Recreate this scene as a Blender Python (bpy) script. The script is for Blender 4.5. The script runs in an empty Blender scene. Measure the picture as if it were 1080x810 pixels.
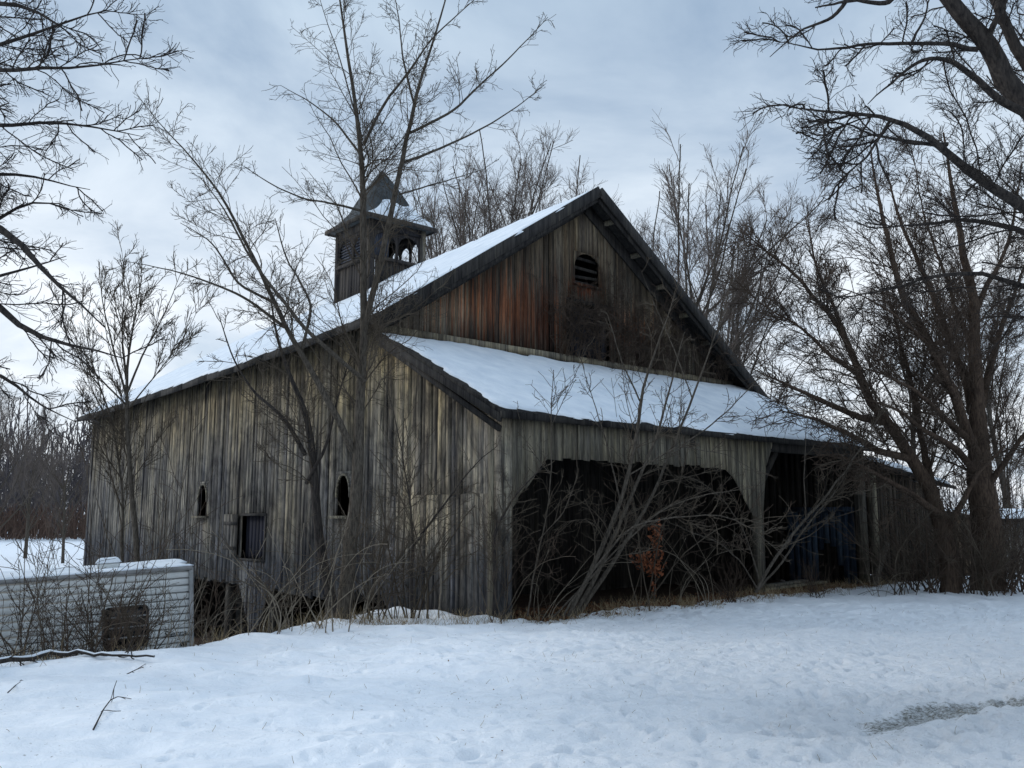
import bpy, math, random
import numpy as np
from mathutils import Vector, Matrix
R = math.radians
rng = np.random.default_rng(7)
random.seed(7)
sc = bpy.context.scene
col = sc.collection

# ------------------------------------------------------------------ camera, sky, sun, exposure
CAM = np.array((0.0, 0.0, 1.6)); F = 950.0; TH = math.atan(140 / 950)
cd = bpy.data.cameras.new('camera'); cam = bpy.data.objects.new('camera', cd); col.objects.link(cam)
cam.location = CAM; cam.rotation_euler = (math.pi / 2 + TH, 0, 0)
cd.sensor_width = 36; cd.lens = F / 1080 * 36; cd.clip_end = 3000; cd.clip_start = .05
sc.camera = cam

SUN_EL, SUN_AZ = R(26), R(-75)
w = bpy.data.worlds.new('World'); sc.world = w; w.use_nodes = True
nt = w.node_tree; nt.nodes.clear()
def N(t, tree=None, **kw):
    n = (tree or nt).nodes.new(t)
    for k, v in kw.items():
        if k in ('operation', 'blend_type', 'data_type', 'noise_dimensions', 'sky_type', 'sun_disc', 'sun_elevation', 'sun_rotation',
                 'attribute_name', 'interpolation', 'feature', 'clamp', 'use_clamp', 'distribution', 'noise_type'): setattr(n, k, v)
    return n
out = N('ShaderNodeOutputWorld'); bg = N('ShaderNodeBackground'); bg.inputs['Strength'].default_value = .1
sky = N('ShaderNodeTexSky', sky_type='NISHITA', sun_disc=False, sun_elevation=SUN_EL, sun_rotation=SUN_AZ)
sky.air_density = 1.2; sky.dust_density = 2.0; sky.ozone_density = 2.0
L = nt.links.new
tc = N('ShaderNodeTexCoord'); sep = N('ShaderNodeSeparateXYZ'); L(tc.outputs['Generated'], sep.inputs[0])
def M(op, a, b=None, tree=None, c=None):
    t = tree or nt
    n = t.nodes.new('ShaderNodeMath'); n.operation = op
    for i, v in enumerate((a, b, c)):
        if v is None: continue
        if isinstance(v, (int, float)): n.inputs[i].default_value = v
        else: t.links.new(v, n.inputs[i])
    return n.outputs[0]
zc = M('MAXIMUM', sep.outputs['Z'], 0.0)
zz = M('ADD', zc, .22)
comb = N('ShaderNodeCombineXYZ'); L(M('DIVIDE', sep.outputs['X'], zz), comb.inputs[0]); L(M('DIVIDE', sep.outputs['Y'], zz), comb.inputs[1])
n1 = N('ShaderNodeTexNoise'); n1.inputs['Scale'].default_value = 1.7; n1.inputs['Detail'].default_value = 8; n1.inputs['Roughness'].default_value = .56
n1.inputs['Distortion'].default_value = .45
L(comb.outputs[0], n1.inputs['Vector'])
cr = N('ShaderNodeValToRGB'); L(n1.outputs['Fac'], cr.inputs[0])
cr.color_ramp.elements[0].position = .36; cr.color_ramp.elements[0].color = (.29, .40, .55, 1)
cr.color_ramp.elements[1].position = .66; cr.color_ramp.elements[1].color = (.55, .68, .81, 1)
# paler towards the horizon, bright high overhead
hz = N('ShaderNodeValToRGB'); L(zc, hz.inputs[0])
e = hz.color_ramp.elements
e[0].position = 0.0; e[0].color = (1, 1, 1, 1); e[1].position = .56; e[1].color = (0, 0, 0, 1)
mid = e.new(.2); mid.color = (.82, .82, .82, 1); mid = e.new(.36); mid.color = (.32, .32, .32, 1)
mx = N('ShaderNodeMix', data_type='RGBA'); L(hz.outputs['Color'], mx.inputs['Factor']); L(cr.outputs['Color'], mx.inputs['A'])
n2 = N('ShaderNodeMix', data_type='RGBA'); cr2 = N('ShaderNodeValToRGB'); L(n1.outputs['Fac'], cr2.inputs[0]); cr2.color_ramp.elements[0].position = .38; cr2.color_ramp.elements[1].position = .62; L(cr2.outputs['Color'], n2.inputs['Factor'])
n2.inputs['A'].default_value = (.64, .74, .86, 1); n2.inputs['B'].default_value = (1.03, 1.06, 1.10, 1)
L(n2.outputs['Result'], mx.inputs['B'])
up = M('MULTIPLY_ADD', M('SMOOTH_MIN', M('MAXIMUM', M('SUBTRACT', zc, .62), 0.0), .3, c=.1), 3.4, c=1.0)
vm = N('ShaderNodeVectorMath', operation='SCALE'); L(mx.outputs['Result'], vm.inputs[0]); L(M('MULTIPLY', up, 10.0), vm.inputs['Scale'])
mm = N('ShaderNodeMix', data_type='RGBA'); mm.inputs['Factor'].default_value = .9
L(sky.outputs['Color'], mm.inputs['A']); L(vm.outputs[0], mm.inputs['B'])
L(mm.outputs['Result'], bg.inputs['Color']); L(bg.outputs[0], out.inputs[0])

sl = bpy.data.lights.new('sun', 'SUN'); sl.energy = 1.2; sl.angle = R(12); sl.color = (1, .96, .9)
so = bpy.data.objects.new('sun', sl); col.objects.link(so)
so.rotation_euler = (math.pi / 2 - SUN_EL, 0, math.pi - SUN_AZ)
so.location = (0, 0, 50)
sc.view_settings.view_transform = 'Standard'; sc.view_settings.look = 'None'
sc.view_settings.exposure = 0.18; sc.view_settings.gamma = 1; sc.view_settings.use_curve_mapping = False
sc.cycles.max_bounces = 5; sc.cycles.diffuse_bounces = 3

# ------------------------------------------------------------------ coordinate helpers
ANG = R(40.5); CA, SA = math.cos(ANG), math.sin(ANG)
A0 = (-.155, 14.6)
def W(S, T, z=0): return (A0[0] + CA * S - SA * T, A0[1] + SA * S + CA * T, z)
def at(px, py, Y):
    dx = (px - 540) / F; dy = (405 - py) / F
    y = math.cos(TH) - dy * math.sin(TH); z = math.sin(TH) + dy * math.cos(TH)
    k = Y / y
    return (dx * k, Y, 1.6 + z * k)
def tag(o, label=None, cat=None, group=None, kind=None):
    if label: o['label'] = label
    if cat: o['category'] = cat
    if group: o['group'] = group
    if kind: o['kind'] = kind
    return o
def empty(name, loc=(0, 0, 0), rz=0, label=None, cat=None, group=None):
    o = bpy.data.objects.new(name, None); col.objects.link(o); o.location = loc; o.rotation_euler = (0, 0, rz)
    o.empty_display_size = .2
    return tag(o, label, cat, group)
def mesh_obj(name, V, Fq, mat, parent=None, rnd=None, smooth=False, attrs=None):
    """V (n,3); Fq: list of faces arrays, each (m,k)"""
    V = np.asarray(V, dtype=np.float32)
    me = bpy.data.meshes.new(name)
    if not isinstance(Fq, list): Fq = [Fq]
    Fq = [np.asarray(f, dtype=np.int32) for f in Fq if len(f)]
    me.vertices.add(len(V)); me.vertices.foreach_set('co', V.ravel())
    li = np.concatenate([f.ravel() for f in Fq]); tot = np.concatenate([np.full(len(f), f.shape[1], dtype=np.int32) for f in Fq])
    st = np.concatenate([[0], np.cumsum(tot)[:-1]]).astype(np.int32)
    me.loops.add(len(li)); me.loops.foreach_set('vertex_index', li)
    me.polygons.add(len(tot)); me.polygons.foreach_set('loop_start', st)
    me.update(calc_edges=True)
    if smooth: me.polygons.foreach_set('use_smooth', np.ones(len(tot), dtype=bool))
    if rnd is not None:
        a = me.attributes.new('rnd', 'FLOAT', 'POINT'); a.data.foreach_set('value', np.asarray(rnd, dtype=np.float32))
    for k, v in (attrs or {}).items():
        a = me.attributes.new(k, 'FLOAT', 'POINT'); a.data.foreach_set('value', np.asarray(v, dtype=np.float32))
    me.materials.append(mat)
    o = bpy.data.objects.new(name, me); col.objects.link(o)
    if parent: o.parent = parent
    return o
BOXF = [(0, 3, 2, 1), (4, 5, 6, 7), (0, 1, 5, 4), (1, 2, 6, 5), (2, 3, 7, 6), (3, 0, 4, 7)]
class MB:
    def __init__(s): s.v = []; s.q = []; s.t = []; s.r = []
    def hexa(s, pts, rnd=None):
        b = len(s.v); s.v += [tuple(p) for p in pts]; r = random.random() if rnd is None else rnd
        s.r += [r] * 8; s.q += [tuple(b + i for i in f) for f in BOXF]
    def box(s, a, b, rnd=None):
        x0, y0, z0 = a; x1, y1, z1 = b
        s.hexa([(x0, y0, z0), (x1, y0, z0), (x1, y1, z0), (x0, y1, z0), (x0, y0, z1), (x1, y0, z1), (x1, y1, z1), (x0, y1, z1)], rnd)
    def beam(s, p, q, wd, ht, up=(0, 0, 1), rnd=None):
        p = Vector(p); q = Vector(q); d = (q - p).normalized(); u = Vector(up); sd = d.cross(u).normalized(); u = sd.cross(d).normalized()
        sd *= wd / 2; u *= ht / 2
        s.hexa([p - sd - u, p + sd - u, q + sd - u, q - sd - u, p - sd + u, p + sd + u, q + sd + u, q - sd + u], rnd)
    def prism(s, poly, vec, rnd=None):
        """poly: list of 3D points (planar), extruded by vec"""
        b = len(s.v); n = len(poly); r = random.random() if rnd is None else rnd
        s.v += [tuple(p) for p in poly] + [tuple(np.add(p, vec)) for p in poly]; s.r += [r] * 2 * n
        for i in range(n):
            j = (i + 1) % n; s.q.append((b + i, b + j, b + n + j, b + n + i))
        for i in range(1, n - 1): s.t += [(b, b + i + 1, b + i), (b + n, b + n + i, b + n + i + 1)]
    def build(s, name, mat, parent=None, bevel=0):
        fs = []
        if s.q: fs.append(np.array(s.q))
        if s.t: fs.append(np.array(s.t))
        o = mesh_obj(name, s.v, fs, mat, parent, s.r)
        if bevel:
            m = o.modifiers.new('bevel', 'BEVEL'); m.width = bevel; m.segments = 2
        return o

# value noise, vectorised
_perm = rng.random((256, 256))
def vnoise(x, y):
    xi = np.floor(x).astype(int); yi = np.floor(y).astype(int); fx = x - xi; fy = y - yi
    fx = fx * fx * (3 - 2 * fx); fy = fy * fy * (3 - 2 * fy)
    g = lambda a, b: _perm[a % 256, b % 256]
    return (g(xi, yi) * (1 - fx) + g(xi + 1, yi) * fx) * (1 - fy) + (g(xi, yi + 1) * (1 - fx) + g(xi + 1, yi + 1) * fx) * fy - .5
def fbm(x, y, o=4):
    r = 0; a = 1
    for i in range(o): r = r + a * vnoise(x * 2 ** i + 17 * i, y * 2 ** i + 31 * i); a *= .5
    return r
def sstep(a, b, x):
    t = np.clip((x - a) / (b - a), 0, 1); return t * t * (3 - 2 * t)

# ------------------------------------------------------------------ materials
def mat(name):
    m = bpy.data.materials.new(name); m.use_nodes = True; t = m.node_tree; b = t.nodes['Principled BSDF']
    b.inputs['Specular IOR Level'].default_value = .15
    return m, t, b
def ramp(t, fac, stops):
    r = t.nodes.new('ShaderNodeValToRGB'); t.links.new(fac, r.inputs[0]); els = r.color_ramp.elements
    els[0].position, els[1].position = stops[0][0], stops[-1][0]
    els[0].color = (*stops[0][1], 1); els[1].color = (*stops[-1][1], 1)
    for p, c in stops[1:-1]: els.new(p).color = (*c, 1)
    return r.outputs['Color']
def noise(t, vec, scale, detail=3, rough=.5, mp=(1, 1, 1), dist=0):
    if mp != (1, 1, 1):
        m = t.nodes.new('ShaderNodeMapping'); m.inputs['Scale'].default_value = mp; t.links.new(vec, m.inputs['Vector']); vec = m.outputs[0]
    n = t.nodes.new('ShaderNodeTexNoise'); n.inputs['Scale'].default_value = scale; n.inputs['Detail'].default_value = detail
    n.inputs['Roughness'].default_value = rough; n.inputs['Distortion'].default_value = dist
    t.links.new(vec, n.inputs['Vector']); return n.outputs['Fac']
def mixc(t, f, a, b, mode='MIX'):
    m = t.nodes.new('ShaderNodeMix'); m.data_type = 'RGBA'; m.blend_type = mode
    for s, v in (('Factor', f), ('A', a), ('B', b)):
        if isinstance(v, (int, float)): m.inputs[s].default_value = v
        elif isinstance(v, tuple): m.inputs[s].default_value = (*v, 1)
        else: t.links.new(v, m.inputs[s])
    return m.outputs['Result']
def bump(t, b, h, strength=.5, dist=.02):
    n = t.nodes.new('ShaderNodeBump'); n.inputs['Strength'].default_value = strength; n.inputs['Distance'].default_value = dist
    t.links.new(h, n.inputs['Height']); t.links.new(n.outputs[0], b.inputs['Normal'])
def wood(name, boards, big=None, stain=None, mul=1.0, rough=.9, zfade=None):
    """vertical weathered boards: boards = ramp by per-board random; big = tint ramp by large noise; stain = extra builder"""
    m, t, b = mat(name); co = t.nodes.new('ShaderNodeTexCoord').outputs['Object']
    at_ = t.nodes.new('ShaderNodeAttribute'); at_.attribute_name = 'rnd'
    # shift the grain per board
    ca = t.nodes.new('ShaderNodeVectorMath'); ca.operation = 'ADD'; t.links.new(co, ca.inputs[0])
    sc_ = t.nodes.new('ShaderNodeVectorMath'); sc_.operation = 'SCALE'; sc_.inputs[0].default_value = (3, 7, 37); t.links.new(at_.outputs['Fac'], sc_.inputs['Scale'])
    t.links.new(sc_.outputs[0], ca.inputs[1]); v = ca.outputs[0]
    c = ramp(t, at_.outputs['Fac'], boards)
    g1 = noise(t, v, 1, 6, .65, (26, 26, .9)); g2 = noise(t, v, 1, 4, .6, (7, 7, .45)); g3 = noise(t, v, 1, 5, .7, (60, 60, 5))
    if big:
        bn = noise(t, co, .5, 5, .6, (1.3, 1.3, .75), .6)
        c = mixc(t, .75, c, ramp(t, bn, big), 'OVERLAY')
    c = mixc(t, 1.0, c, ramp(t, g1, [(.3, (.32,) * 3), (.52, (.95,) * 3), (.75, (1.55, 1.5, 1.4))]), 'MULTIPLY')
    c = mixc(t, 1.0, c, ramp(t, g2, [(.3, (.38, .38, .42)), (.5, (.95,) * 3), (.72, (1.5, 1.45, 1.3))]), 'MULTIPLY')
    c = mixc(t, .7, c, ramp(t, g3, [(.36, (.35,) * 3), (.5, (1,) * 3), (.7, (1.2,) * 3)]), 'MULTIPLY')
    if stain: c = stain(t, co, v, c)
    if mul != 1: c = mixc(t, 1.0, c, (mul, mul, mul), 'MULTIPLY')
    t.links.new(c, b.inputs['Base Color']); b.inputs['Roughness'].default_value = rough
    bump(t, b, g1, .5, .012)
    return m
def stain_side(t, co, v, c):
    s = t.nodes.new('ShaderNodeSeparateXYZ'); t.links.new(co, s.inputs[0])
    z = s.outputs['Z']
    wob = M('MULTIPLY', M('SUBTRACT', noise(t, co, 1, 4, .6, (2.5, 2.5, .8)), .5, t), 3.2, t)
    hi = M('MULTIPLY', M('ADD', M('SUBTRACT', z, 2.7, t), wob, t), .55, t)
    hi = M('MINIMUM', M('MAXIMUM', hi, 0, t), 1, t)
    # sheltered upper boards are ochre brown, washed lower boards slate grey
    c = mixc(t, hi, mixc(t, 1.0, c, (.98, .98, 1.02), 'MULTIPLY'), mixc(t, 1.0, c, (1.22, 1.11, .90), 'MULTIPLY'))
    pl = M('MINIMUM', M('MAXIMUM', M('MULTIPLY', M('SUBTRACT', 4.6, s.outputs['Y'], t), .8, t), 0, t), 1, t)
    c = mixc(t, pl, c, mixc(t, 1.0, c, (1.38, 1.34, 1.26), 'MULTIPLY'))
    # damp dark foot of the boards with a ragged upper limit
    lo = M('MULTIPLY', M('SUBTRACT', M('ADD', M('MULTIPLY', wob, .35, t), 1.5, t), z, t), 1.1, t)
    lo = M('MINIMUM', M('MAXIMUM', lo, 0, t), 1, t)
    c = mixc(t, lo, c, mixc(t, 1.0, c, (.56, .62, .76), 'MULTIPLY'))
    bl = noise(t, co, 1, 6, .7, (1.6, 1.6, 1.1), 1.2)
    c = mixc(t, 1.0, c, ramp(t, bl, [(.34, (.30, .30, .33)), (.5, (1.0, 1.0, 1.0)), (.66, (1.6, 1.58, 1.54))]), 'MULTIPLY')
    # dark runs
    dk = noise(t, co, 1, 5, .7, (2.2, 2.2, .25), .4)
    return mixc(t, 1.0, c, ramp(t, dk, [(.38, (.22, .23, .27)), (.52, (1.08,) * 3)]), 'MULTIPLY')
def stain_gable(t, co, v, c):
    s = t.nodes.new('ShaderNodeSeparateXYZ'); t.links.new(co, s.inputs[0])
    def blob(cx, cz, rx, rz_, amp):
        dx = M('DIVIDE', M('SUBTRACT', s.outputs['X'], cx, t), rx, t); dz = M('DIVIDE', M('SUBTRACT', s.outputs['Z'], cz, t), rz_, t)
        r = M('SQRT', M('ADD', M('MULTIPLY', dx, dx, t), M('MULTIPLY', dz, dz, t), t), None, t)
        nn = M('MULTIPLY', M('SUBTRACT', noise(t, v, 1, 5, .7, (24, 24, .6)), .5, t), 5.0, t)
        return M('MINIMUM', M('MAXIMUM', M('MULTIPLY', M('ADD', M('SUBTRACT', 1.0, r, t), nn, t), amp, t), 0, t), 1, t)
    red = M('MAXIMUM', blob(3.6, 6.1, 2.4, 1.1, 1.1), M('MAXIMUM', blob(7.2, 6.1, 1.3, .7, .8), blob(5.6, 7.0, .6, .25, 1.6), t), t)
    c = mixc(t, red, c, mixc(t, 1.0, c, (1.55, .72, .48), 'MULTIPLY'))
    pale = M('MAXIMUM', blob(5.0, 7.9, 2.6, 1.1, .8), M('MAXIMUM', blob(2.0, 5.9, 1.6, .7, .7), blob(8.2, 6.6, 1.6, .8, .7), t), t)
    c = mixc(t, pale, c, mixc(t, 1.0, c, (2.1, 2.0, 1.8), 'MULTIPLY'))
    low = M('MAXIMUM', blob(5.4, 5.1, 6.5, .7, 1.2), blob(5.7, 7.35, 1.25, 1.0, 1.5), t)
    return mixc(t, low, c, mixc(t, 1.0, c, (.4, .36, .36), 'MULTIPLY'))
G = [(0, (.10, .094, .085)), (.3, (.15, .142, .124)), (.55, (.13, .125, .115)), (.75, (.18, .169, .145)), (.93, (.115, .115, .118)), (1, (.06, .056, .052))]
m_side = wood('weathered_siding', G, [(.3, (.36, .37, .40)), (.5, (.5, .49, .46)), (.7, (.64, .58, .45))], stain_side, 1.0)
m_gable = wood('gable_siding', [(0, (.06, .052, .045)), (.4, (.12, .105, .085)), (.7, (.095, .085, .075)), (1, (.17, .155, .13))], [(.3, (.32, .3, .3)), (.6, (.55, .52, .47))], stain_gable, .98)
m_header = wood('header_siding', [(0, (.10, .095, .085)), (.4, (.17, .16, .135)), (.7, (.13, .125, .115)), (1, (.22, .2, .165))], [(.3, (.36, .36, .36)), (.6, (.6, .56, .45))], None, 1.1)
m_shed = wood('shed_siding', [(0, (.05, .042, .035)), (.5, (.09, .075, .058)), (1, (.12, .10, .08))], None, None, .75)
m_trim = wood('dark_trim_wood', [(0, (.05, .048, .047)), (1, (.085, .08, .078))], None, None, .5)
m_cup = wood('belfry_wood', [(0, (.05, .048, .05)), (.5, (.075, .07, .068)), (1, (.11, .1, .09))], [(.3, (.36, .36, .42)), (.6, (.5, .48, .46))], None, .65)
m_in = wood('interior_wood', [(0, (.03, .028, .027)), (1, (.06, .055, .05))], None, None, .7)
m_blue = wood('shade_blue_boards', [(0, (.035, .052, .08)), (1, (.05, .075, .115))], None, None, 1.0)  # blue of skylit shade is put into the board colour
def simple(name, c1, c2, scale=8, rough=.85, b_=.3, spec=.15, mp=(1, 1, 1)):
    m, t, b = mat(name); co = t.nodes.new('ShaderNodeTexCoord').outputs['Object']
    n = noise(t, co, scale, 5, .6, mp); t.links.new(ramp(t, n, [(.35, c1), (.65, c2)]), b.inputs['Base Color'])
    b.inputs['Roughness'].default_value = rough; b.inputs['Specular IOR Level'].default_value = spec
    if b_: bump(t, b, n, b_, .02)
    return m
m_bark = simple('grey_bark', (.04, .034, .028), (.11, .095, .078), 42, .95, 1.0, .05, (1, 1, .22))
m_twig = simple('grey_twigs', (.045, .036, .028), (.10, .082, .062), 3, .9, 0, .1)
m_barkd = simple('dark_bark', (.022, .02, .02), (.065, .056, .05), 30, .95, 1.0, .05, (1, 1, .22))
m_barkw = simple('warm_brown_bark', (.04, .029, .023), (.10, .072, .054), 30, .95, 1.0, .05, (1, 1, .22))
m_twigd = simple('dark_twigs', (.022, .019, .018), (.045, .038, .034), 3, .9, 0, .1)
m_twigb = simple('brown_twigs', (.045, .033, .026), (.085, .063, .048), 3, .9, 0, .1)
m_twigp = simple('pale_stems', (.12, .10, .075), (.22, .19, .15), 6, .9, 0, .1)
m_far = simple('far_woods', (.075, .068, .075), (.12, .108, .11), .15, 1, 0, 0)  # distance haze painted in: colour lightened towards purple-grey
m_farb = simple('far_brush', (.085, .055, .045), (.13, .09, .07), .3, 1, 0, 0)
m_bg = simple('hazed_twigs', (.10, .082, .072), (.16, .135, .12), 3, .95, 0, .05)  # background twigs, paled in colour to stand for haze
m_litter = simple('dead_leaves', (.07, .032, .018), (.17, .085, .045), 9, .9, 0, .1)
m_leafo = simple('rust_leaves', (.13, .042, .02), (.24, .09, .045), 20, .8, 0, .1)
m_grass = simple('dry_grass', (.20, .15, .085), (.38, .30, .19), 5, .9, 0, .1)
m_stone = simple('foundation_stone', (.05, .05, .05), (.12, .115, .11), 3, .95, .6)
m_glass = simple('dark_glass', (.01, .011, .013), (.02, .022, .026), 3, .25, 0, .5)
m_black = simple('black_rubber', (.012, .012, .013), (.022, .022, .024), 6, .8, .2)
m_tar = simple('slate_roof', (.03, .035, .038), (.06, .065, .068), 5, .85, .3)
m_metal = simple('dull_metal', (.18, .18, .18), (.3, .3, .3), 5, .5, 0, .4)
m_spout = simple('wire', (.2, .2, .2), (.25, .25, .25), 5, .6, 0)
# snow on roofs and branches
def snow_mat(name):
    m, t, b = mat(name); co = t.nodes.new('ShaderNodeTexCoord').outputs['Object']
    n = noise(t, co, 2.2, 6, .6); c = ramp(t, n, [(.3, (.60, .65, .71)), (.7, (.78, .81, .84))]); th_ = M('MULTIPLY', ramp(t, noise(t, co, 1, 6, .75, (5, 5, 5)), [(.60, (0,) * 3), (.68, (1,) * 3)]), ramp(t, noise(t, co, .6, 3, .5), [(.5, (0,) * 3), (.62, (1,) * 3)]), t); c = mixc(t, M('MULTIPLY', th_, .6, t), c, (.30, .30, .30)); t.links.new(c, b.inputs['Base Color'])
    b.inputs['Roughness'].default_value = .7; bump(t, b, M('ADD', noise(t, co, 9, 6, .65), noise(t, co, 1, 5, .6, (7, 1.2, 2)), t), .55, .05)
    return m
m_snow = snow_mat('roof_snow')
# trailer siding
m_trl, t, b = mat('camper_aluminium'); co = t.nodes.new('ShaderNodeTexCoord').outputs['Object']
c = ramp(t, noise(t, co, 1.2, 5, .6, (1, 1, 2)), [(.3, (.62, .64, .64)), (.7, (.82, .83, .82))])
c = mixc(t, M('MULTIPLY', noise(t, co, 1, 6, .75, (6, 6, .8)), .45, t), c, (.2, .21, .18)); t.links.new(c, b.inputs['Base Color']); b.inputs['Roughness'].default_value = .6

# ground
m_gnd, t, b = mat('snow_ground'); co = t.nodes.new('ShaderNodeTexCoord').outputs['Object']
ab = t.nodes.new('ShaderNodeAttribute'); ab.attribute_name = 'bare'
as_ = t.nodes.new('ShaderNodeAttribute'); as_.attribute_name = 'slush'
an_ = t.nodes.new('ShaderNodeAttribute'); an_.attribute_name = 'rough'
fine = noise(t, co, 28, 6, .7); med = noise(t, co, 5, 5, .6, (1, 1.6, 1))
snowc = ramp(t, med, [(.3, (.79, .815, .85)), (.7, (.87, .88, .90))])
# bits of bark, seed and grass poking through
sp = noise(t, co, 1, 2, .5, (38, 22, 38)); sparse = noise(t, co, .8, 4, .6)
spk = M('MULTIPLY', ramp(t, sp, [(.68, (0,) * 3), (.73, (1,) * 3)]), ramp(t, sparse, [(.45, (0,) * 3), (.62, (1,) * 3)]), t)
snowc = mixc(t, M('MULTIPLY', spk, .75, t), snowc, (.22, .19, .16))
slc = ramp(t, noise(t, co, 24, 8, .8, (1, 2.2, 1)), [(.38, (.12, .118, .108)), (.48, (.30, .30, .28)), (.56, (.64, .66, .68))])
sf = M('ADD', as_.outputs['Fac'], M('MULTIPLY', M('SUBTRACT', noise(t, co, 13, 7, .8, (1, 2.2, 1)), .5, t), 1.8, t), t)
snowc = mixc(t, ramp(t, sf, [(.42, (0,) * 3), (.62, (1,) * 3)]), snowc, slc)
dirt = ramp(t, noise(t, co, 22, 6, .75), [(.3, (.018, .013, .010)), (.55, (.055, .034, .024)), (.75, (.12, .075, .05))])
bf = M('ADD', ab.outputs['Fac'], M('MULTIPLY', M('SUBTRACT', noise(t, co, 9, 6, .75), .5, t), 1.3, t), t)
bf = ramp(t, bf, [(.46, (0,) * 3), (.54, (1,) * 3)])
t.links.new(mixc(t, bf, snowc, dirt), b.inputs['Base Color']); b.inputs['Roughness'].default_value = .75
fine2 = noise(t, co, 70, 4, .7)
fine = M('ADD', fine, M('MULTIPLY', fine2, .5, t), t)
hh = M('ADD', M('MULTIPLY', fine, M('ADD', .25, an_.outputs['Fac'], t), t), M('MULTIPLY', med, .8, t), t)
bump(t, b, hh, .9, .045)

# ------------------------------------------------------------------ ground
crest = np.array([(-60, -2), (-30, 5), (-12, 8.6), (-7, 9.5), (-5.5, 9.9), (-4.1, 10.7), (-2.9, 13.3), W(-.3, 2.3)[:2], W(1, 3.3)[:2], W(12, 3.6)[:2], (16, 27), (40, 33), (120, 60)])
def crest_dist(x, y):
    best = np.full(x.shape, 1e9); sgn = np.ones(x.shape)
    for (ax, ay), (bx, by) in zip(crest[:-1], crest[1:]):
        dx, dy = bx - ax, by - ay; l2 = dx * dx + dy * dy
        tt = np.clip(((x - ax) * dx + (y - ay) * dy) / l2, 0, 1)
        d = np.hypot(x - ax - tt * dx, y - ay - tt * dy)
        cr_ = dx * (y - ay) - dy * (x - ax)
        m_ = d < best; best = np.where(m_, d, best); sgn = np.where(m_, np.sign(cr_), sgn)
    return best * sgn      # positive = low (far/left) side
def base_h(x, y):
    d = crest_dist(x, y)
    h = -1.5 * sstep(0.0, 2.6, d)
    far = np.hypot(x, y)
    h = h + sstep(60, 400, far) * 1.0
    return h
feet = []
r2 = np.random.default_rng(3)
for (x0, y0, x1, y1, n) in [(1.2, 5.2, 4.6, 12.5, 22), (0.6, 6.2, 2.2, 8.2, 14), (3.0, 8.5, 6.8, 15.5, 18), (-.6, 5.0, 1.4, 9.5, 12), (2.6, 5.2, 3.6, 7.4, 14), (5.0, 10.0, 9.0, 17.0, 14), (-2.2, 5.6, -.2, 6.6, 8)]:
    for i in range(n):
        k = (i + .5) / n
        feet.append((x0 + (x1 - x0) * k + r2.normal(0, .16), y0 + (y1 - y0) * k + r2.normal(0, .16), math.atan2(y1 - y0, x1 - x0) + r2.normal(0, .3), r2.uniform(.035, .06), r2.uniform(.025, .055)))
for i in range(1500):
    feet.append((r2.uniform(-3, 9), r2.uniform(5, 15.5), r2.uniform(0, 3), r2.uniform(.015, .038), r2.uniform(.01, .03)))
slush_line = np.array([at(900, 757, 7.2)[:2], (2.9, 7.5), (3.7, 8.0), (4.6, 8.35), (5.6, 8.6), (9, 9.4)])
def slush_d(x, y):
    best = np.full(x.shape, 1e9)
    for (ax, ay), (bx, by) in zip(slush_line[:-1], slush_line[1:]):
        dx, dy = bx - ax, by - ay; tt = np.clip(((x - ax) * dx + (y - ay) * dy) / (dx * dx + dy * dy), 0, 1)
        best = np.minimum(best, np.hypot(x - ax - tt * dx, y - ay - tt * dy))
    return best
def ground_h(x, y, detail=True):
    h = base_h(x, y)
    near = 1 - sstep(18, 40, np.hypot(x, y))
    inside = np.zeros_like(x)
    lx = (x - A0[0]) * CA + (y - A0[1]) * SA; ly = -(x - A0[0]) * SA + (y - A0[1]) * CA
    # soft swells across the slope, stronger on the left
    a = .07 * fbm(x * .55 + y * .12, y * .95 - x * .25, 3) + (.12 - .07 * sstep(-1, 3, x)) * fbm(x * 1.1 + y * .9 + 9, y * 2.1 - x * .9, 2)
    a += .048 * fbm(x * 6.5, y * 8, 3) * sstep(-2, 2.0, x) + .010 * fbm(x * 9, y * 9, 2)
    a += (.020 * fbm(x * 13 + 3, y * 17, 3) * sstep(-2.5, 1.5, x) + .045 * fbm(x * 1.2 + y * 1.6, y * 4.4 - x * 1.8, 2) * (1 - sstep(-.5, 3.5, x))) * (1 - sstep(14, 18, y)) * (y > 3)
    a = a * near + .25 * fbm(x * .12, y * .12, 3) * sstep(22, 60, np.hypot(x, y))
    bank = np.exp(-(crest_dist(x, y) / .6) ** 2) * .06 * sstep(1.5, 3.5, -x)
    h = h + a + bank
    sd = slush_d(x, y) + .10 * fbm(x * 5, y * 5, 3)
    h -= .06 * (1 - sstep(.05, .30, sd)) * (x > 2.2)
    h += .03 * np.exp(-((sd - .55) / .3) ** 2) * fbm(x * 14, y * 14, 2) * 2 * (x > 1.5)
    ins = sstep(-.25, .1, lx) * sstep(-.25, .15, ly) * (1 - sstep(11.6, 12, lx)) * (1 - sstep(22.5, 23, ly))
    h = h * (1 - .6 * ins * (ly < 3)) - .04 * ins
    return h, ins, sd, lx, ly
def axis(lo, f0, f1, hi, step, g=1.12):
    a = list(np.arange(f0, f1, step)); s = step; x = f1
    while x < hi: a.append(x); s *= g; x += s
    s = step; x = f0 - step; pre = []
    while x > lo: pre.append(x); s *= g; x -= s
    return np.array([lo] + pre[::-1] + a + [hi])
gx = axis(-500, -7.5, 9.5, 700, .028, 1.14); gy = axis(-60, 4.6, 17.0, 900, .028, 1.14)
X, Y = np.meshgrid(gx, gy); Z, ins, sd, lx, ly = ground_h(X, Y)
near_b = (X > -8) & (X < 11) & (Y > 3.5) & (Y < 18)
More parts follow.
